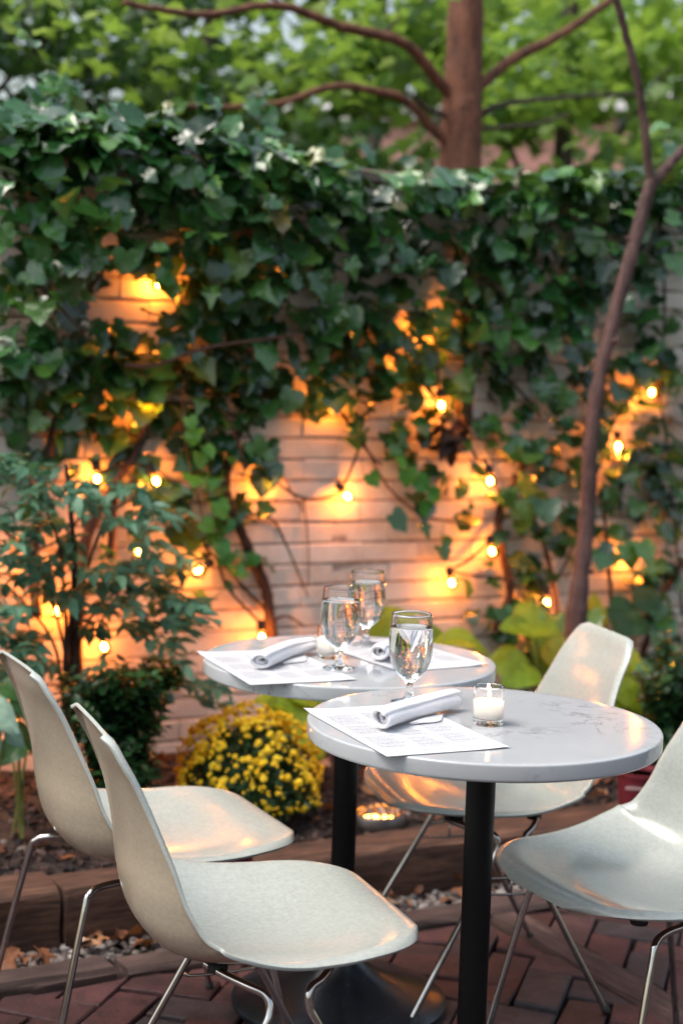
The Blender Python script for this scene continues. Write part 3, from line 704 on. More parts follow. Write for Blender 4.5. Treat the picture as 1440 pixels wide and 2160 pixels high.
# ------------------------------------------------------------------ shrubs
# feathery shrub with dark canes
bn = at_q(150, 1440, 4.02); bn = V3(bn[0], bn[1], .15)
t = empty('feathery_shrub', bn, 0, 'feathery blue green shrub with dark upright canes at the left, beside the wall', 'shrub')
mb = MB(); lv = MB()
canes = [([(150, 1440), (152, 1330), (158, 1200), (150, 1080), (140, 980)], .014), ([(138, 1440), (140, 1340), (136, 1250), (120, 1130), (60, 1010)], .008), ([(160, 1440), (163, 1330), (185, 1200), (230, 1090), (300, 1040)], .008), ([(165, 1440), (170, 1350), (210, 1280), (270, 1230), (330, 1200)], .006), ([(130, 1440), (110, 1350), (60, 1280), (20, 1240)], .006), ([(145, 1440), (120, 1300), (80, 1180), (10, 1120)], .006)]
for pts, r in canes:
    p = smooth_path([V3(0, 0, -.03) + rng.normal(0, .01, 3) * V3(1, 1, 0)] + [at_q(x, y, 4.02 + rng.normal(0, .03)) - bn for x, y in pts], 6); mb.tube(p, np.linspace(r, r * .35, len(p)), 7)
mb.build('canes', M_cane, t)
fr = MB()
FP = [(30, 960), (70, 985), (110, 1010), (60, 1040), (20, 1080), (120, 1060), (170, 1030), (215, 1050), (255, 1045), (300, 1050), (180, 1085), (240, 1095), (320, 1080), (280, 1100), (40, 1130), (95, 1120), (20, 1180), (70, 1190), (110, 1190), (150, 1190), (200, 1185), (240, 1200), (290, 1210), (190, 1220), (250, 1240), (300, 1250), (340, 1235), (370, 1260), (220, 1280), (330, 1290), (385, 1300), (290, 1330), (340, 1345), (30, 1250), (15, 1330), (70, 1330), (60, 1370), (40, 1300), (350, 1185), (300, 1170), (10, 1020), (140, 1140), (400, 1280), (360, 1320), (90, 1395), (330, 1400), (380, 1440), (410, 1460), (20, 1400), (100, 1240), (150, 1250), (200, 1330), (270, 1290)]
for (x, y) in FP:
    for rep in range(2):
        q = 4.02 + rng.uniform(-.16, .12) - (.10 if rep else 0); c = at_q(x + rng.normal(0, 14), y + rng.normal(0, 12), q) - bn
        out = c * V3(1, 1, 0); out = unit(out + V3(0, -.12, 0) + rng.normal(0, .05, 3)) + V3(0, 0, rng.uniform(-.55, .1)); out = unit(out)
        L = rng.uniform(.09, .15); tip = c + out * L * .6; st0 = c - out * L * .5
        fr.tube([st0, (st0 + tip) / 2 + V3(0, 0, .008), tip], [.0014, .0011, .0007], 4)
        k = 9; side = unit(np.cross(out, Z)); ts = np.repeat(np.linspace(.25, .95, 5), 2)[:k]; sg = np.array([1, -1] * 5)[:k]
        C = st0 + np.outer(ts, tip - st0) + V3(0, 0, .004); T = out * .75 + side * sg[:, None] * .75 - Z * .28 + .15 * rng.normal(size=(k, 3)); T[-1] = out - Z * .3
        leaves(lv, LANCE, C, Z * 1.1 + .35 * rng.normal(size=(k, 3)) - N * .3, T, rng.uniform(.046, .070, k), curl=.3, fold=.2, wide=1.25)
tag(fr.build('leaf_stalks', M_tan, t), kind='stuff'); lv.build('foliage', M_nandina, t)

def boxshrub(name, base, spots, label, cat='shrub', h=.0, n_shoot=60, mat=None, leaf=.033):
    t = empty(name, base, 0, label, cat, 'dark box shrubs in the bed'); st = MB(); lv = MB()
    for i in range(n_shoot):
        c = spots[rng.integers(len(spots))]; P1 = at_q(c[0] + rng.normal(0, c[2]), c[1] + rng.normal(0, c[3]), (base @ N) + rng.normal(0, .06)) - base
        P0 = V3(P1[0] * .35, P1[1] * .35, max(0, P1[2] - rng.uniform(.10, .2))) + rng.normal(0, .008, 3)
        d = unit(P1 - P0); L = np.linalg.norm(P1 - P0); st.tube([P0, (P0 + P1) / 2 + rng.normal(0, .004, 3), P1], [.0022, .0016, .001], 4)
        k = int(L / .0055); ts = np.linspace(.05, 1, k); a = np.arange(k) * 2.4 + rng.uniform(0, 6)
        s1 = unit(np.cross(d, V3(.3, .2, 1))); s2 = np.cross(d, s1)
        out = np.cos(a)[:, None] * s1 + np.sin(a)[:, None] * s2
        leaves(lv, OVAL, P0 + np.outer(ts, P1 - P0), d * .9 - out * .2 + .3 * rng.normal(size=(k, 3)) + Z * .4, out + d * .55, rng.uniform(leaf * .75, leaf * 1.25, k), curl=.2, fold=.2)
    st.build('twigs', M_cane, t); lv.build('foliage', mat or M_box, t); return t
bb = at_q(235, 1660, 3.82); bb = V3(bb[0], bb[1], .14)
boxshrub('box_shrub', bb, [(200, 1440, 30, 18), (260, 1420, 30, 14), (310, 1440, 20, 16), (220, 1510, 45, 25), (270, 1560, 40, 30), (230, 1620, 45, 25), (180, 1480, 25, 30), (310, 1510, 20, 30), (290, 1640, 25, 20), (345, 1420, 18, 12)], 'dark green box shrub with small leaves behind the left chair backs', n_shoot=150)
bb = at_q(1415, 1640, 3.9); bb = V3(bb[0], bb[1], .15)
boxshrub('box_shrub', bb, [(1400, 1370, 15, 22), (1430, 1400, 25, 20), (1380, 1440, 25, 25), (1420, 1480, 30, 30), (1370, 1500, 15, 25), (1400, 1550, 25, 25), (1470, 1450, 30, 50)], 'dark box shrub at the right edge beyond the front table', n_shoot=85)

# chrysanthemum
bm_ = at_z(522, 1705, .15); cm = empty('chrysanthemum', bm_, 0, 'round mound of yellow chrysanthemums beside the bare brick and rear table', 'flowers')
rx, rz = .195, .212
lv = MB(); fl = MB(); st = MB(); n = 2300
d = unit(rng.normal(size=(n, 3)) * V3(1, 1, 1)); d[:, 2] = np.abs(d[:, 2]) * 1.05 - .18
C = d * (rng.uniform(.45, .93, (n, 1)) ** .6) * V3(rx, rx, rz) + V3(0, 0, .05)
leaves(lv, MAPLE, C, d + .6 * rng.normal(size=(n, 3)), d * .6 + rdir(n) * .8, rng.uniform(.018, .034, n), wide=.7)
for i in range(60):
    e = unit(rng.normal(size=3)); e[2] = abs(e[2]) + .1; e = e * V3(rx, rx, rz) * .85; st.tube([V3(0, 0, -.03), e * .5 + V3(0, 0, .01), e + V3(0, 0, .04)], [.003, .002, .0012], 4)
n = 950; d = unit(rng.normal(size=(n, 3))); d[:, 2] = np.abs(d[:, 2]) * 1.1 - .12; d = unit(d)
C = d * V3(rx, rx, rz) * (rng.uniform(.97, 1.05, (n, 1)) + .10 * np.sin(4 * d[:, :1] + 2) * np.cos(6 * d[:, 1:2] + 4 * d[:, 2:])) + V3(0, 0, .055)
big = rng.random(n) < np.clip((.22 + .6 * d[:, 2]), .08, .85)
S = np.where(big, rng.uniform(.014, .026, n), rng.uniform(.006, .011, n))
nn = d + V3(0, 0, .12) + .3 * rng.normal(size=(n, 3)); tt = rdir(n)
for lay, sc, cu in ((0, 1, .1), (1, .9, .8), (2, .75, 1.6)):
    nu = unit(nn); T = unit(tt + .2 * lay * rdir(n)); T = unit(T - nu * (T * nu).sum(-1, keepdims=True)); s = S * sc
    leaves(fl, STAR, C + nu * (S * .10 * lay)[:, None] - T * (s * .5)[:, None], nu, T, s, curl=cu, fold=0, cy=.5)
for c, s, b_g in zip(C, S * np.where(big, .72, 1), big):
    fl.lathe([(.0001, -s * .45), (s * .42, -s * .1), (s * .4, s * .22), (.0001, s * .5)], 6, c)
st.build('stems', M_tan, cm); lv.build('foliage', M_mum, cm); fl.build('flowers', M_flower, cm)

# broad-leaved plants
def broad(name, base, L, label, mat, group='broad leaved plants in the bed'):
    """L: list of (px, py, q, size, tip dx, tip dz, facing up)"""
    t = empty(name, base, 0, label, 'plant', group); lv = MB(); st = MB()
    for (x, y, q, s, dx, dz, upf) in L:
        c = at_q(x, y, q) - base; T = CX * dx + Z * dz - N * .25
        nrm = -N * (1 - upf) + Z * upf + .12 * rng.normal(size=3)
        nrm = unit(nrm); T = unit(T - nrm * (T @ nrm)); X = np.cross(T, nrm)
        ny, nx = 17, 13; v = []
        for j in range(ny):
            yy = j / (ny - 1); wv = .44 * (math.sin(math.pi * min(1, yy ** .62)) ** .75) + .005
            for i in range(nx):
                xx = (i / (nx - 1) * 2 - 1); a = abs(xx)
                zz = .22 * a * wv - .30 * (yy - .4) ** 2 + .025 * math.sin(yy * 9 + 3 * xx) * a + .018 * math.cos(a * 14) * (1 - yy) + .010 * math.sin(26 * (yy - .55 * a))
                v.append(c + s * ((xx * wv) * X + (yy - .5 - .10 * a * (1 - yy)) * T + zz * nrm))
        f = [(j * nx + i, j * nx + i + 1, (j + 1) * nx + i + 1, (j + 1) * nx + i) for j in range(ny - 1) for i in range(nx - 1)]
        lv.add(v, f); b = c - T * s * .5
        st.tube(smooth_path([V3(rng.normal(0, .01), rng.normal(0, .01), -.02), V3(b[0] * .5, b[1] * .5, b[2] * .65), b], 5), np.linspace(.004, .0025, 11), 5)
    st.build('stalks', M_tan, t); lv.build('leaves', mat, t); return t
def bb_(x, y, q): p = at_q(x, y, q); return V3(p[0], p[1], bed_z(p @ U, p @ N))
broad('lime_plant', bb_(1160, 1480, 4.15), [(1140, 1318, 4.12, .17, .9, .35, .55), (1090, 1325, 4.1, .13, -.8, -.1, .5), (1090, 1420, 4.0, .16, -.7, -.45, .5), (1195, 1390, 4.15, .15, .5, -.3, .3), (1250, 1290, 4.2, .13, .2, .9, .2), (1060, 1400, 4.1, .13, -.9, -.1, .4), (1150, 1380, 4.2, .16, -.3, -.5, .3)], 'lime leaved plant between the rear table and the leaning tree', M_hosta)
broad('lime_plant', bb_(960, 1480, 4.15), [(955, 1350, 4.1, .12, -.8, .3, .6), (990, 1362, 4.1, .14, .9, -.3, .6), (905, 1345, 4.2, .10, -.9, .1, .5), (840, 1320, 4.25, .17, -.3, .6, .2), (815, 1335, 4.2, .13, .5, .4, .2)], 'lime leaved plant peeping over the back edge of the rear table', M_hosta)
broad('lime_plant', bb_(610, 1640, 4.0), [(575, 1482, 4.0, .12, -.9, .05, .5), (625, 1520, 3.95, .17, .5, -.6, .35), (650, 1470, 4.0, .13, .8, .1, .5), (660, 1560, 3.9, .13, .4, -.7, .3), (600, 1500, 4.1, .12, -.3, .6, .3)], 'lime leaved plant under the rear table beside the yellow flowers', M_hosta)
broad('lime_plant', bb_(1330, 1500, 4.15), [(1330, 1400, 4.1, .15, .8, -.35, .5), (1300, 1440, 4.05, .15, .3, -.8, .3), (1350, 1430, 4.05, .13, .9, -.2, .5), (1290, 1490, 4.0, .13, -.3, -.7, .3), (1330, 1475, 4.0, .13, .5, -.6, .3)], 'lime leaved plant right of the far chair back', M_hosta)
broad('green_plant', bb_(1330, 1440, 4.25), [(1325, 1290, 4.25, .13, .5, .4, .35), (1300, 1310, 4.2, .12, -.2, .8, .2), (1370, 1265, 4.25, .11, .6, .2, .4), (1345, 1320, 4.2, .10, .8, -.2, .4), (1240, 1350, 4.22, .13, -.4, .3, .3)], 'mid green broad plant at the wall foot right of the leaning tree', M_dkhosta)
broad('silver_plant', bb_(1075, 1780, 3.62), [(1070, 1765, 3.58, .085, .2, -.9, .35), (1090, 1745, 3.6, .07, .8, .2, .5), (1055, 1740, 3.6, .06, -.8, .1, .5), (1120, 1740, 3.62, .08, .7, .5, .4)], 'small silvery green plant spilling over the timber behind the front table column', M_varieg)
broad('silver_plant', bb_(-20, 1640, 3.75), [(0, 1515, 3.72, .12, .9, -.3, .5), (-30, 1550, 3.72, .12, .3, -.6, .5), (35, 1560, 3.75, .06, .9, -.2, .4)], 'pale silvery leaf plant at the left edge beside the rear chair', M_varieg)
broad('green_plant', bb_(40, 1600, 3.85), [(40, 1460, 3.85, .09, .6, -.3, .4), (60, 1500, 3.82, .09, .3, -.8, .3), (20, 1590, 3.8, .08, -.5, -.5, .4), (80, 1580, 3.85, .07, .6, -.5, .4), (30, 1540, 3.9, .08, -.2, .5, .4)], 'small green and yellow plant low at the left edge behind the rear chair', M_dkhosta)
# dead brown leaves caught on the wall ivy
ndl = MB(); e2, b2 = ivy_o[2]; n = 26
C = np.array([at_q(948 + rng.normal(0, 16), 918 + rng.normal(0, 14), QW - .07) for _ in range(n)]) - b2
M_dead = leafmat('dead_leaf', [(0, (.02, .010, .007)), (1, (.07, .03, .018))], rough=.8, trans=.05)
leaves(ndl, OVAL, C, -N + .7 * rng.normal(size=(n, 3)), -Z + .6 * rng.normal(size=(n, 3)), rng.uniform(.05, .09, n), curl=.7, fold=.5); ndl.build('dead_leaves', M_dead, e2)

# ------------------------------------------------------------------ string lights
def lightstring(name, label, seq, bulbs):
    base = at_q(*seq[0][:2], QW - .05); o = empty(name, base, 0, label, 'string lights', 'string lights on the garden wall')
    P = []
    for i, (x, y, off) in enumerate(seq): P.append(at_q(x, y, QW - off) - base)
    mb = MB(); mb.tube(smooth_path(P, 8), .0042, 6); mb.build('cable', M_wire, o)
    for (x, y, off, dx, dy) in bulbs:
        c = at_q(x, y, QW - off) - base; ax = unit(CX * dx + CU * dy - N * .15)       # axis from socket to bulb
        R = np.array(Vector((0, 0, 1)).rotation_difference(Vector(ax)).to_matrix())
        mb = MB(); mb.lathe([(.0001, -.020), (.007, -.0185), (.0125, -.012), (.0172, -.002), (.018, .004), (.0155, .0125), (.009, .018), (.0001, .0205)], 16); mb.v[0] = mb.v[0] @ R.T + c
        gb = mb.build('bulb', M_globe, o)
        mb = MB(); mb.lathe([(.0001, -.0115), (.0062, -.008), (.0085, -.001), (.0065, .007), (.0001, .010)], 10); mb.v[0] = mb.v[0] @ R.T + c; mb.build('filament', M_bulb, gb)
        mb = MB(); mb.lathe([(.0001, -.055), (.008, -.054), (.0125, -.049), (.0125, -.022), (.007, -.0205), (.0001, -.0205)], 12); mb.v[0] = mb.v[0] @ R.T + c; mb.build('socket', M_wire, gb)
lightstring('string_lights', 'warm string lights tangled in the feathery shrub and ivy at left',
            [(-60, 1050, .06), (20, 1130, .06), (62, 1160, .06), (150, 1120, .05), (210, 1000, .06), (320, 985, .08), (380, 1060, .05), (305, 1130, .06), (250, 1250, .05), (212, 1330, .06), (330, 1290, .05), (440, 1170, .05), (480, 1240, .04), (545, 1310, .04)],
            [(73, 1195, .09, 0, -1), (330, 1015, .10, .4, -.9), (295, 1163, .08, -.3, -.9), (220, 1365, .08, .2, -1), (418, 1203, .07, -.9, -.5), (552, 1345, .09, 0, -1), (205, 1010, .06, 0, -1), (120, 1290, .05, .3, -1), (40, 1535, .16, .3, -1)])
lightstring('string_lights', 'warm string lights sagging over the bare brick behind the rear table',
            [(150, 480, .07), (240, 560, .07), (335, 580, .04), (380, 640, .06), (300, 830, .10), (400, 850, .06), (500, 880, .05), (545, 960, .04), (568, 990, .035), (600, 1030, .03), (650, 1052, .03), (700, 1045, .03), (722, 1028, .035), (755, 950, .03), (770, 880, .04), (840, 780, .05), (910, 700, .06), (925, 820, .05)],
            [(570, 1020, .05, 0, -1), (733, 1047, .05, .55, -.75), (930, 855, .07, 0, -1), (330, 600, .04, .2, -1), (312, 868, .08, .1, -1), (905, 690, .05, .2, -1), (700, 850, .04, 0, -1)])
lightstring('string_lights', 'warm string lights among the ivy behind the leaning slender tree',
            [(960, 860, .05), (1000, 960, .05), (1030, 985, .05), (1060, 1080, .05), (1040, 1130, .05), (990, 1180, .04), (955, 1205, .04), (1050, 1220, .05), (1150, 1245, .05), (1220, 1120, .05), (1290, 900, .05), (1370, 800, .06), (1400, 900, .06), (1420, 1100, .06), (1440, 1300, .1)],
            [(1033, 1015, .08, 0, -1), (1037, 1163, .08, .1, -1), (952, 1230, .06, .1, -1), (1152, 1272, .10, 0, -1), (1303, 942, .08, 0, -1), (1373, 828, .08, 0, -1), (1330, 1180, .04, 0, -1)])
lightstring('string_lights', 'single warm string bulb glowing in the box shrub at the right edge',
            [(1470, 1330, .48), (1440, 1360, .50), (1414, 1375, .52)], [(1411, 1394, .47, 0, -1)])

# in-ground uplight
b_ = at_z(796, 1722, .145); o = empty('well_light', b_, TH, 'round in-ground garden light glowing orange through curved slats', 'garden light')
mb = MB(); mb.lathe([(.060, -.06), (.078, -.06), (.080, .010), (.074, .016), (.062, .012), (.060, -.06)], 36, close=True); mb.build('housing', M_steel, o)
mb = MB(); mb.lathe([(.0001, -.030), (.03, -.028), (.0595, -.012)], 24); mb.build('lamp', M_uplamp, o)
mb = MB()
for a, bw in ((-.042, .0), (-.021, 0), (0, 0), (.021, 0), (.042, 0)):
    h = math.sqrt(.060 ** 2 - a * a); ts = np.linspace(-1, 1, 9)
    mb.tube([V3(a * 1.0 + .006 * (1 - t_ * t_), t_ * h, .010 + .022 * (1 - t_ * t_)) for t_ in ts], .0042, 6)
mb.tube([V3(t_ * .06, 0, .012 + .024 * (1 - t_ * t_)) for t_ in np.linspace(-1, 1, 9)], .0035, 6)
mb.build('grille', M_steel, o)

# nursery pots
def pot(px, py, r, h, label, logo):
    b = at_z(px, py, .145); o = empty('plant_pot', b, 0, label, 'pot', 'maroon plastic pots in the bed')
    mb = MB(); mb.lathe([(.0001, 0), (r * .82, 0), (r * .84, .004), (r * .97, h * .9), (r * 1.03, h * .905), (r * 1.03, h), (r * .99, h), (r * .95, h * .92), (r * .8, .01), (.0001, .01)], 32); mb.build('pot_wall', M_pot, o, sharp=40)
    mb = MB(); mb.lathe([(.0001, h * .86), (r * .93, h * .86)], 20); mb.build('soil', M_soil, o)
    if logo:
        def patch(a0, a1, z0, z1, eps, mat, nm):
            mb = MB(); k = 8; v = []
            for z in (z0, z1):
                rr = r * (.84 + .13 * z / (h * .9)) + eps
                for i in range(k + 1): a = a0 + (a1 - a0) * i / k; v.append((rr * math.cos(a), rr * math.sin(a), z))
            mb.add(v, [(i, i + 1, k + 2 + i, k + 1 + i) for i in range(k)]); mb.build(nm, mat, o)
        f0 = math.atan2(-b[1], -b[0])
        patch(f0 + .18, f0 + .75, h * .18, h * .60, .0008, M_blue, 'emblem'); patch(f0 + .3, f0 + .5, h * .33, h * .50, .0016, M_pink, 'emblem_centre')
        mb = MB(); k = 13
        for i in range(k):
            a0 = f0 - .62 + i * .085; z = h * (.62 + .035 * math.sin(i * .26)); rr = r * (.84 + .13 * z / (h * .9)) + .0009
            mb.add([(rr * math.cos(a), rr * math.sin(a), zz) for zz in (z - .004, z + .004) for a in (a0, a0 + .055)], [(0, 1, 3, 2)])
        mb.build('lettering', M_white, o)
    return o
pot(1345, 1705, .066, .11, 'maroon plastic pot with blue and pink emblem at the bed edge', True)
pot(480, 1850, .065, .115, 'plain maroon pot half hidden behind the rear left chair seat', False)

# ------------------------------------------------------------------ tables
def table(x, y, rot, label):
    o = empty('round_table', (x, y, 0), rot, label, 'table', 'round pedestal tables')
    R, T0, T1 = .305, .710, .740; pr = [(.0001, T0)]
    for k in range(7): a = math.pi / 2 * k / 6; pr.append((R - .006 + .006 * math.sin(a), T0 + .006 - .006 * math.cos(a)))
    for k in range(7): a = math.pi / 2 * k / 6; pr.append((R - .004 + .004 * math.cos(a), T1 - .004 + .004 * math.sin(a)))
    pr.append((R - .02, T1)); pr.append((.0001, T1))
    mb = MB(); mb.lathe(pr, 128); mb.build('tabletop', M_marble, o, sharp=60)
    mb = MB(); mb.lathe([(.0001, .06), (.0255, .06), (.0255, .7), (.0001, .7)], 40); mb.build('column', M_black, o, sharp=40)
    mb = MB(); mb.lathe([(.0001, .698), (.09, .6985), (.10, .7045), (.10, .7095), (.0001, .7095)], 40); mb.build('mounting_plate', M_black, o, sharp=40)
    mb = MB(); mb.lathe([(.0001, .002), (.222, .002), (.228, .006), (.228, .014), (.215, .021), (.17, .034), (.12, .052), (.075, .074), (.048, .094), (.034, .112), (.0315, .13), (.0001, .131)], 72); mb.build('base', M_blackgloss, o, sharp=40)
    return o
table(.2567, 2.6878, .3, 'nearest round white stone table on a black column, at the right')
table(.0266, 3.2529, 2.1, 'farther round white stone table nearer the wall, with two place settings')

# ------------------------------------------------------------------ menus
def menu(A, B, D, label, lift=.0006):
    """A: corner with the mark, B: along the short side, D: along the long side (metres, on the table)"""
    A, B, D = map(np.array, (A, B, D)); o = empty('menu_sheet', (A[0], A[1], .7405), 0, label, 'menu', 'printed menus on the tables')
    e1 = (B - A); e2 = (D - A); w_, l_ = .216, .352; e1 = unit(e1[:2]); e2 = unit(e2[:2] - e1 * (e2[:2] @ e1))
    def pt(u_, v_, z): p = e1 * u_ + e2 * v_; return (p[0], p[1], z)
    nx, ny = 13, 21
    curl = lambda u_, v_: .0012 + .0035 * max(0, (.06 - u_ - v_) / .06) ** 2 + .002 * max(0, (v_ + u_ - w_ - l_ + .07) / .07) ** 2
    v = [pt(w_ * i / (nx - 1), l_ * j / (ny - 1), curl(w_ * i / (nx - 1), l_ * j / (ny - 1))) for j in range(ny) for i in range(nx)]
    f = [(j * nx + i, j * nx + i + 1, (j + 1) * nx + i + 1, (j + 1) * nx + i) for j in range(ny - 1) for i in range(nx - 1)]
    mb = MB(); mb.add(v, f); so_ = mb.build('sheet', M_paper, o)
    mb = MB(); r_ = random.Random(3)
    def word(u0, v0, L, h=.0011): 
        z = .0006
        mb.add([pt(u0, v0, curl(u0, v0) + z), pt(u0 + L, v0, curl(u0 + L, v0) + z), pt(u0 + L, v0 + h, curl(u0 + L, v0 + h) + z), pt(u0, v0 + h, curl(u0, v0 + h) + z)], [(0, 1, 2, 3)])
    for c0, c1, b0, b1 in ((.016, .074, .060, .13), (.016, .074, .145, .205), (.016, .074, .225, .30), (.084, .135, .055, .14), (.084, .135, .155, .23), (.084, .135, .245, .31), (.146, .200, .05, .12), (.146, .200, .14, .22), (.146, .200, .235, .30), (.02, .17, .328, .331)):
        y = b0; k = 0
        while y < b1:
            u = c0; end = c1 - r_.random() * .02
            while u < end:
                L = r_.uniform(.004, .011); word(u, y, min(L, c1 - u), .0011 if k % 5 == 0 else .0007); u += L + .0016
            y += .0046; k += 1
    mb.build('print', M_ink, o, smooth=False); return o
menu((-.056, 2.729, 0), (.157, 2.82, 0), (.097, 2.419, 0), 'printed menu sheet on the nearest table, under its napkin')
menu((-.294, 3.262, 0), (-.112, 3.336, 0), (-.127, 2.944, 0), 'printed menu sheet on the left of the farther table, overhanging its edge')
menu((.314, 3.227, 0), (.148, 3.13, 0), (.148, 3.513, 0), 'printed menu sheet on the right of the farther table, behind the front glass')

# ------------------------------------------------------------------ napkins
def napkin(p0, p1, dia, seed, label, z0=.743):
    p0 = np.array(p0, float); p1 = np.array(p1, float); ax = p1 - p0; L = np.linalg.norm(ax); ax /= L
    o = empty('rolled_napkin', (p0[0], p0[1], z0), math.atan2(ax[1], ax[0]), label, 'napkin', 'rolled white napkins on the menus')
    r_ = np.random.default_rng(seed); turns = 2.05; n = 84; m = 26; R = dia / 2; v = []
    ph = r_.uniform(0, 6, 6); flat = .80
    for j in range(m):
        t = j / (m - 1); x = t * L
        for i in range(n):
            s = i / (n - 1); a = -s * turns * 2 * math.pi + 2.2
            r = (R - .0035) * (1 - .80 * s); e = abs(2 * t - 1) ** 5
            r *= 1 + .05 * math.sin(2 * a + ph[0] + 2 * t) + .03 * math.sin(11 * t + 1.5 * a + ph[4]) + .03 * math.sin(3 * a + ph[1] + 3 * t) + .02 * math.sin(7 * t + ph[2] + a)
            shift = .007 * math.sin(a * 1.0 + ph[3]) * (1 if t < .5 else -1) * e + (.022 * s ** .7 * (1 if t < .5 else -1)) * e
            k = 1 - .06 * t
            y = r * math.cos(a) * 1.12 * k; z = r * math.sin(a) * flat * k + R * flat * k
            if s < .02: z -= .002
            y += .006 * math.sin(math.pi * t) + .002 * math.sin(9 * t + ph[1])
            z *= 1 + .05 * math.sin(6 * t + ph[5]) - .07 * e
            v.append((x + shift, y, max(.0004, z)))
        
    f = [(j * n + i, j * n + i + 1, (j + 1) * n + i + 1, (j + 1) * n + i) for j in range(m - 1) for i in range(n - 1)]
    mb = MB(); mb.add(v, f); c = mb.build('roll', M_cloth, o)
    sm = c.modifiers.new('thick', 'SOLIDIFY'); sm.thickness = .0066; sm.offset = 0; ss = c.modifiers.new('smooth', 'SUBSURF'); ss.levels = ss.render_levels = 1
    # loose corner flap
    v = []; nn_ = 8
    for j in range(nn_):
        for i in range(nn_):
            a, b = i / 7, j / 7; x = L * (.30 + .40 * a + .05 * b); y = -R * .55 - .026 * b * (1 - abs(2 * a - 1)) ; z = .0010 + .003 * (1 - b) ** 2 + .0008 * math.sin(5 * a + b * 3)
            v.append((x, y, z))
    mb = MB(); mb.add(v, [(j * nn_ + i, j * nn_ + i + 1, (j + 1) * nn_ + i + 1, (j + 1) * nn_ + i) for j in range(7) for i in range(7)]); fl_ = mb.build('loose_corner', M_cloth, o)
    s2 = fl_.modifiers.new('thick', 'SOLIDIFY'); s2.thickness = .0016
    return o
napkin((.070, 2.568), (.214, 2.775), .049, 5, 'rolled white napkin on the nearest table, beside the candle')
napkin((-.152, 3.075), (-.052, 3.315), .046, 9, 'rolled white napkin on the left menu of the farther table')
napkin((.085, 3.205), (.155, 3.37), .046, 12, 'rolled white napkin behind the front glass, on the farther table')

# ------------------------------------------------------------------ glasses, candles
def goblet():
    o = empty('water_goblet')
    outer = [(.0001, .0), (.030, .0), (.0335, .0012), (.034, .0025), (.0325, .0040), (.022, .0062), (.012, .0095), (.0075, .015), (.0062, .024), (.0066, .033), (.0085, .040), (.014, .0455), (.022, .052), (.0295, .0615), (.035, .074), (.0385, .089), (.0400, .104), (.0398, .120), (.0385, .140), (.0365, .158), (.0356, .1640)]
    inner = [(.0350, .1650), (.0344, .1640), (.0353, .158), (.0373, .140), (.0386, .120), (.0388, .104), (.0373, .0895), (.0338, .075), (.0283, .063), (.0208, .0540), (.0120, .0490), (.0001, .0475)]
    mb = MB(); mb.lathe(outer + inner, 64); mb.build('glass', M_glass, o, sharp=32)
    wl = .1405; pr = [(.0001, .0474)]
    for r, z in reversed(inner[3:-1]): 
        if z < wl - .004: pr.append((r + .0003, z - .0002))
    rw = .0376; pr += [(rw, wl - .002), (rw - .0004, wl), (rw - .002, wl - .0006), (.0001, wl - .0008)]
    mb = MB(); mb.lathe(pr, 64); mb.build('water', M_water, o); return o
G0 = goblet()
for i, (x, y, z, lab) in enumerate(((.133, 2.819, .7405, 'nearest water goblet, on the menu of the front table'), (.005, 3.121, .7425, 'water goblet on the farther table in front of its candle'), (.062, 3.422, .7405, 'water goblet at the back of the farther table, nearest the wall'))):
    o = G0 if i == 0 else copy_tree(G0)
    o.location = (x, y, z); o.rotation_euler.z = i * .7; tag(o, lab, 'glass', 'water goblets on the tables')
def candle():
    o = empty('votive_candle'); R, H = .0262, .066
    mb = MB(); mb.lathe([(.0001, 0), (R - .001, 0), (R, .0015), (R, H - .001), (R - .0012, H), (R - .0020, H - .001), (R - .0021, .012), (R - .004, .010), (.0001, .010)], 48); mb.build('glass_cup', M_glass, o, sharp=25)
    mb = MB(); mb.lathe([(.0001, .0102), (R - .0040, .0099), (R - .0018, .0125), (R - .0018, .0425), (R - .0035, .0405), (R - .010, .0385), (.0001, .038)], 40); mb.build('wax', M_wax, o)
    mb = MB(); mb.tube([V3(0, 0, .037), V3(.0005, 0, .042), V3(.001, .0004, .046)], .0007, 6); mb.build('wick', M_wire, o)
    mb = MB(); mb.lathe([(.0001, .0435), (.0024, .0465), (.0031, .050), (.0024, .055), (.0010, .0605), (.0001, .064)], 12, (.001, 0, 0)); mb.build('flame', M_flame, o); return o
C0 = candle()
for i, (x, y, lab) in enumerate(((.2625, 2.669, 'lit white candle in a clear glass cup on the nearest table'), (-.016, 3.262, 'lit white candle on the farther table behind a water goblet'))):
    o = C0 if i == 0 else copy_tree(C0)
    o.location = (x, y, .7405); o.rotation_euler.z = i * 1.3; tag(o, lab, 'candle', 'votive candles on the tables')

# ------------------------------------------------------------------ chairs
# ---- chair shell (x forward, y left, z up)
PROF=[(-0.249,0.7867),(-0.241,0.7737),(-0.233,0.7447),(-0.218,0.7036),(-0.203,0.6458),(-0.192,0.5854),(-0.186,0.5220),(-0.169,0.4626),(-0.130,0.4241),(-0.062,0.4124),(0.019,0.4136),(0.090,0.4228),(0.155,0.4371),(0.208,0.4484),(0.244,0.4516),(0.265,0.4459),(0.274,0.4321)]
WID=[(0.000,0.1180),(0.020,0.1500),(0.050,0.1612),(0.090,0.1679),(0.150,0.1801),(0.250,0.2107),(0.360,0.2332),(0.460,0.2542),(0.560,0.2656),(0.660,0.2655),(0.740,0.2576),(0.800,0.2515),(0.850,0.2422),(0.890,0.2277),(0.925,0.2070),(0.955,0.1791),(0.980,0.1428),(1.000,0.0880)]
LIFT=[(0.000,-0.0017),(0.040,0.0098),(0.100,0.0171),(0.200,0.0302),(0.300,0.0485),(0.400,0.0727),(0.470,0.0851),(0.550,0.0719),(0.650,0.0514),(0.750,0.0376),(0.850,0.0218),(0.930,0.0049),(1.000,-0.0031)]
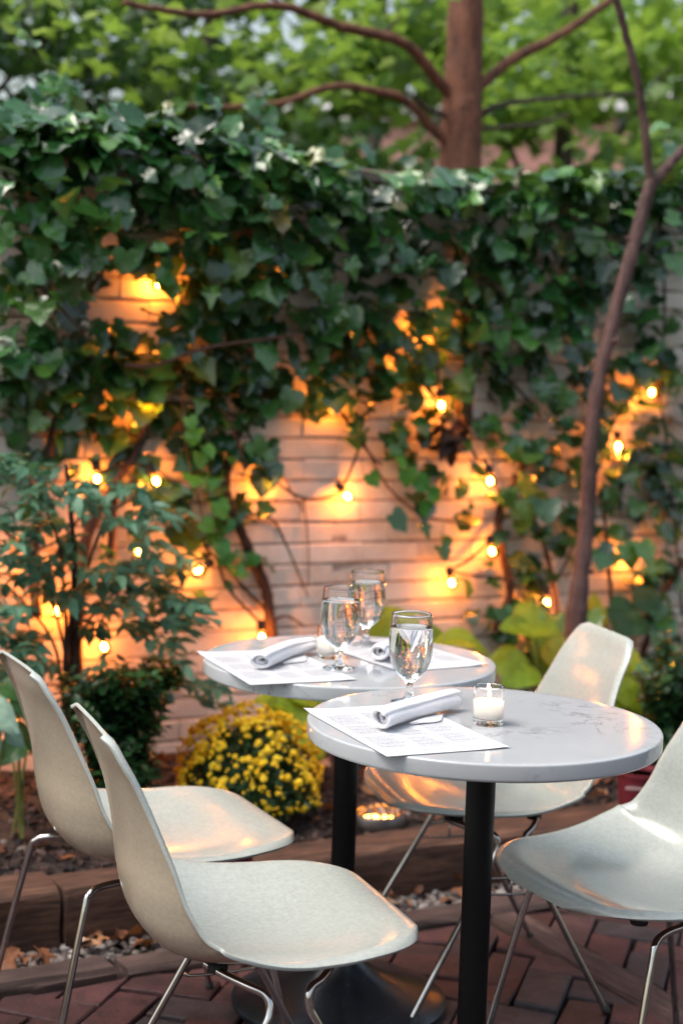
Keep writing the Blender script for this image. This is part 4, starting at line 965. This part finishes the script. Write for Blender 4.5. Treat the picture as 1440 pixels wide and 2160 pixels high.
def cr_(pts,t):
    n=len(pts)-1; f=min(max(t,0),1)*n; i=min(int(f),n-1); f-=i
    p=[pts[min(max(i+k,0),n)] for k in(-1,0,1,2)]
    return tuple(.5*((2*p[1][a])+(p[2][a]-p[0][a])*f+(2*p[0][a]-5*p[1][a]+4*p[2][a]-p[3][a])*f*f+(3*p[1][a]-p[0][a]-3*p[2][a]+p[3][a])*f**3) for a in range(len(p[1])))
_S=[cr_(PROF,i/400) for i in range(401)]
_L=[0]
for i in range(400): _L.append(_L[-1]+math.dist(_S[i],_S[i+1]))
def prof(v):
    d=v*_L[-1]; lo,hi=0,400
    while hi-lo>1:
        m=(lo+hi)//2
        if _L[m]<=d: lo=m
        else: hi=m
    f=(d-_L[lo])/(_L[hi]-_L[lo]); a,b=_S[lo],_S[hi]
    return (a[0]+(b[0]-a[0])*f,a[1]+(b[1]-a[1])*f)
def lerp_t(tab,v):
    w=min(.035,v,1-v); acc=0
    for k in range(7):
        q=v+w*(k-3)/3
        for (a,x),(b,y) in zip(tab,tab[1:]):
            if q<=b or b>=1:
                acc+=x+(y-x)*min(1,max(0,(q-a)/(b-a))); break
    return acc/7
def shell(u,v):
    x,z=prof(v); a=prof(max(v-.01,0)); b=prof(min(v+.01,1))
    tx,tz=b[0]-a[0],b[1]-a[1]; L=math.hypot(tx,tz); tx/=L; tz/=L
    nx,nz=-tz,tx        # toward the sitter
    au=abs(u)
    l=lerp_t(LIFT,v)*au**2.4
    if au>.9:
        k=(au-.9)/.1; l-=.011*k*k
    w=lerp_t(WID,v)
    return (x+nx*l, u*w, z+nz*l)

def make_shell(o):
    nu, nv = 37, 70; us = np.sin(np.linspace(-1, 1, nu) * math.pi / 2 * .78) / math.sin(math.pi / 2 * .78); vs = np.linspace(0, 1, nv)
    v = [shell(u, w_) for w_ in vs for u in us]
    f = [(j * nu + i, (j + 1) * nu + i, (j + 1) * nu + i + 1, j * nu + i + 1) for j in range(nv - 1) for i in range(nu - 1)]
    mb = MB(); mb.add(v, f); s = mb.build('seat_shell', M_shell, o)
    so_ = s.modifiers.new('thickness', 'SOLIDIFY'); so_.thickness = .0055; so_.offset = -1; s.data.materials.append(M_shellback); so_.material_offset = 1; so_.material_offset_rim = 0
    bv = s.modifiers.new('edge', 'BEVEL'); bv.width = .0018; bv.segments = 2; bv.limit_method = 'ANGLE'; bv.angle_limit = math.radians(50)
    return s
def leg(o, pts, r=.0068):
    mb = MB(); p = smooth_path(pts, 8); mb.tube(p, r, 12); l_ = mb.build('leg', M_chrome, o)
    d = unit(p[-1] - p[-2]); mb = MB(); mb.tube([p[-1] - d * .014, p[-1] - d * .002, p[-1] + d * .004], [.0085, .0095, .008], 10); mb.build('glide', M_rubber, l_); return l_
def pads(o):
    for x, y in ((.12, .10), (.12, -.10), (-.06, .09), (-.06, -.09)):
        mb = MB(); mb.lathe([(.0001, .390), (.015, .390), (.016, .393), (.016, .4045), (.0001, .4045)], 20, (x, y, 0)); mb.build('mount', M_rubber, o)
def chair_hook(label):
    o = empty('shell_chair', (0, 0, 0), 0, label, 'chair', 'moulded shell chairs'); make_shell(o); pads(o)
    for s in (1, -1):
        leg(o, [V3(.14, s * .09, .397), V3(.115, s * .13, .393), V3(.085, s * .168, .390), V3(.062, s * .185, .385), V3(.058, s * .192, .360), V3(.078, s * .197, .32), V3(.165, s * .212, .16), V3(.25, s * .226, .004)])
        leg(o, [V3(-.075, s * .07, .397), V3(-.055, s * .115, .392), V3(-.030, s * .155, .387), V3(-.008, s * .175, .378), V3(-.004, s * .186, .355), V3(-.022, s * .193, .318), V3(-.105, s * .208, .16), V3(-.19, s * .222, .004)])
        mb = MB(); yy = s * .203
        mb.tube(smooth_path([V3(.10, yy, .27), V3(.055, yy + s * .004, .266), V3(-.015, yy + s * .004, .266), V3(-.035, yy, .272)], 4), .003, 6)
        mb.tube(smooth_path([V3(.095, yy - s * .002, .30), V3(.03, yy + s * .01, .302), V3(-.01, yy + s * .002, .30)], 4), .003, 6)
        mb.tube([V3(.03, yy + s * .008, .301), V3(.03, yy + s * .004, .267)], .003, 6)
        mb.build('linking_wire', M_chrome, o)
    mb = MB(); mb.tube([V3(.128, -.10, .392), V3(.128, .10, .392)], .006, 8); mb.build('cross_bar', M_chrome, o); mb = MB(); mb.tube([V3(-.066, -.085, .394), V3(-.066, .085, .394)], .006, 8); mb.build('cross_bar', M_chrome, o)
    return o
def chair_rail(label):
    o = empty('shell_chair', (0, 0, 0), 0, label, 'chair', 'moulded shell chairs'); make_shell(o); pads(o)
    for s in (1, -1):
        leg(o, [V3(.02, s * .15, .395), V3(.07, s * .155, .395), V3(.115, s * .165, .393), V3(.145, s * .178, .385), V3(.158, s * .186, .355), V3(.20, s * .205, .18), V3(.238, s * .222, .004)])
        leg(o, [V3(.02, s * .15, .395), V3(-.06, s * .155, .395), V3(-.13, s * .165, .393), V3(-.160, s * .178, .385), V3(-.172, s * .186, .355), V3(-.212, s * .205, .18), V3(-.25, s * .222, .004)])
    mb = MB(); mb.tube([V3(.02, -.15, .391), V3(.02, .15, .391)], .006, 8); mb.build('cross_bar', M_chrome, o)
    return o
CH = [(chair_hook, -.147, 2.512, .360, 'nearest cream shell chair, at the left of the front table'),
      (chair_rail, -.366, 2.993, .460, 'cream shell chair at the left edge, left of the farther table'),
      (chair_hook, .355, 3.407, 3.389, 'cream shell chair with its back to the leaning tree, beyond the front table'),
      (chair_rail, .603, 2.831, 3.619, 'cream shell chair cut by the right edge, facing the front table')]
first = {}
for fn, x, y, a, lab in CH:
    if fn in first:
        o = copy_tree(first[fn]); o['label'] = lab
    else:
        o = fn(lab); first[fn] = o
    o.location = (x, y, 0); o.rotation_euler.z = a
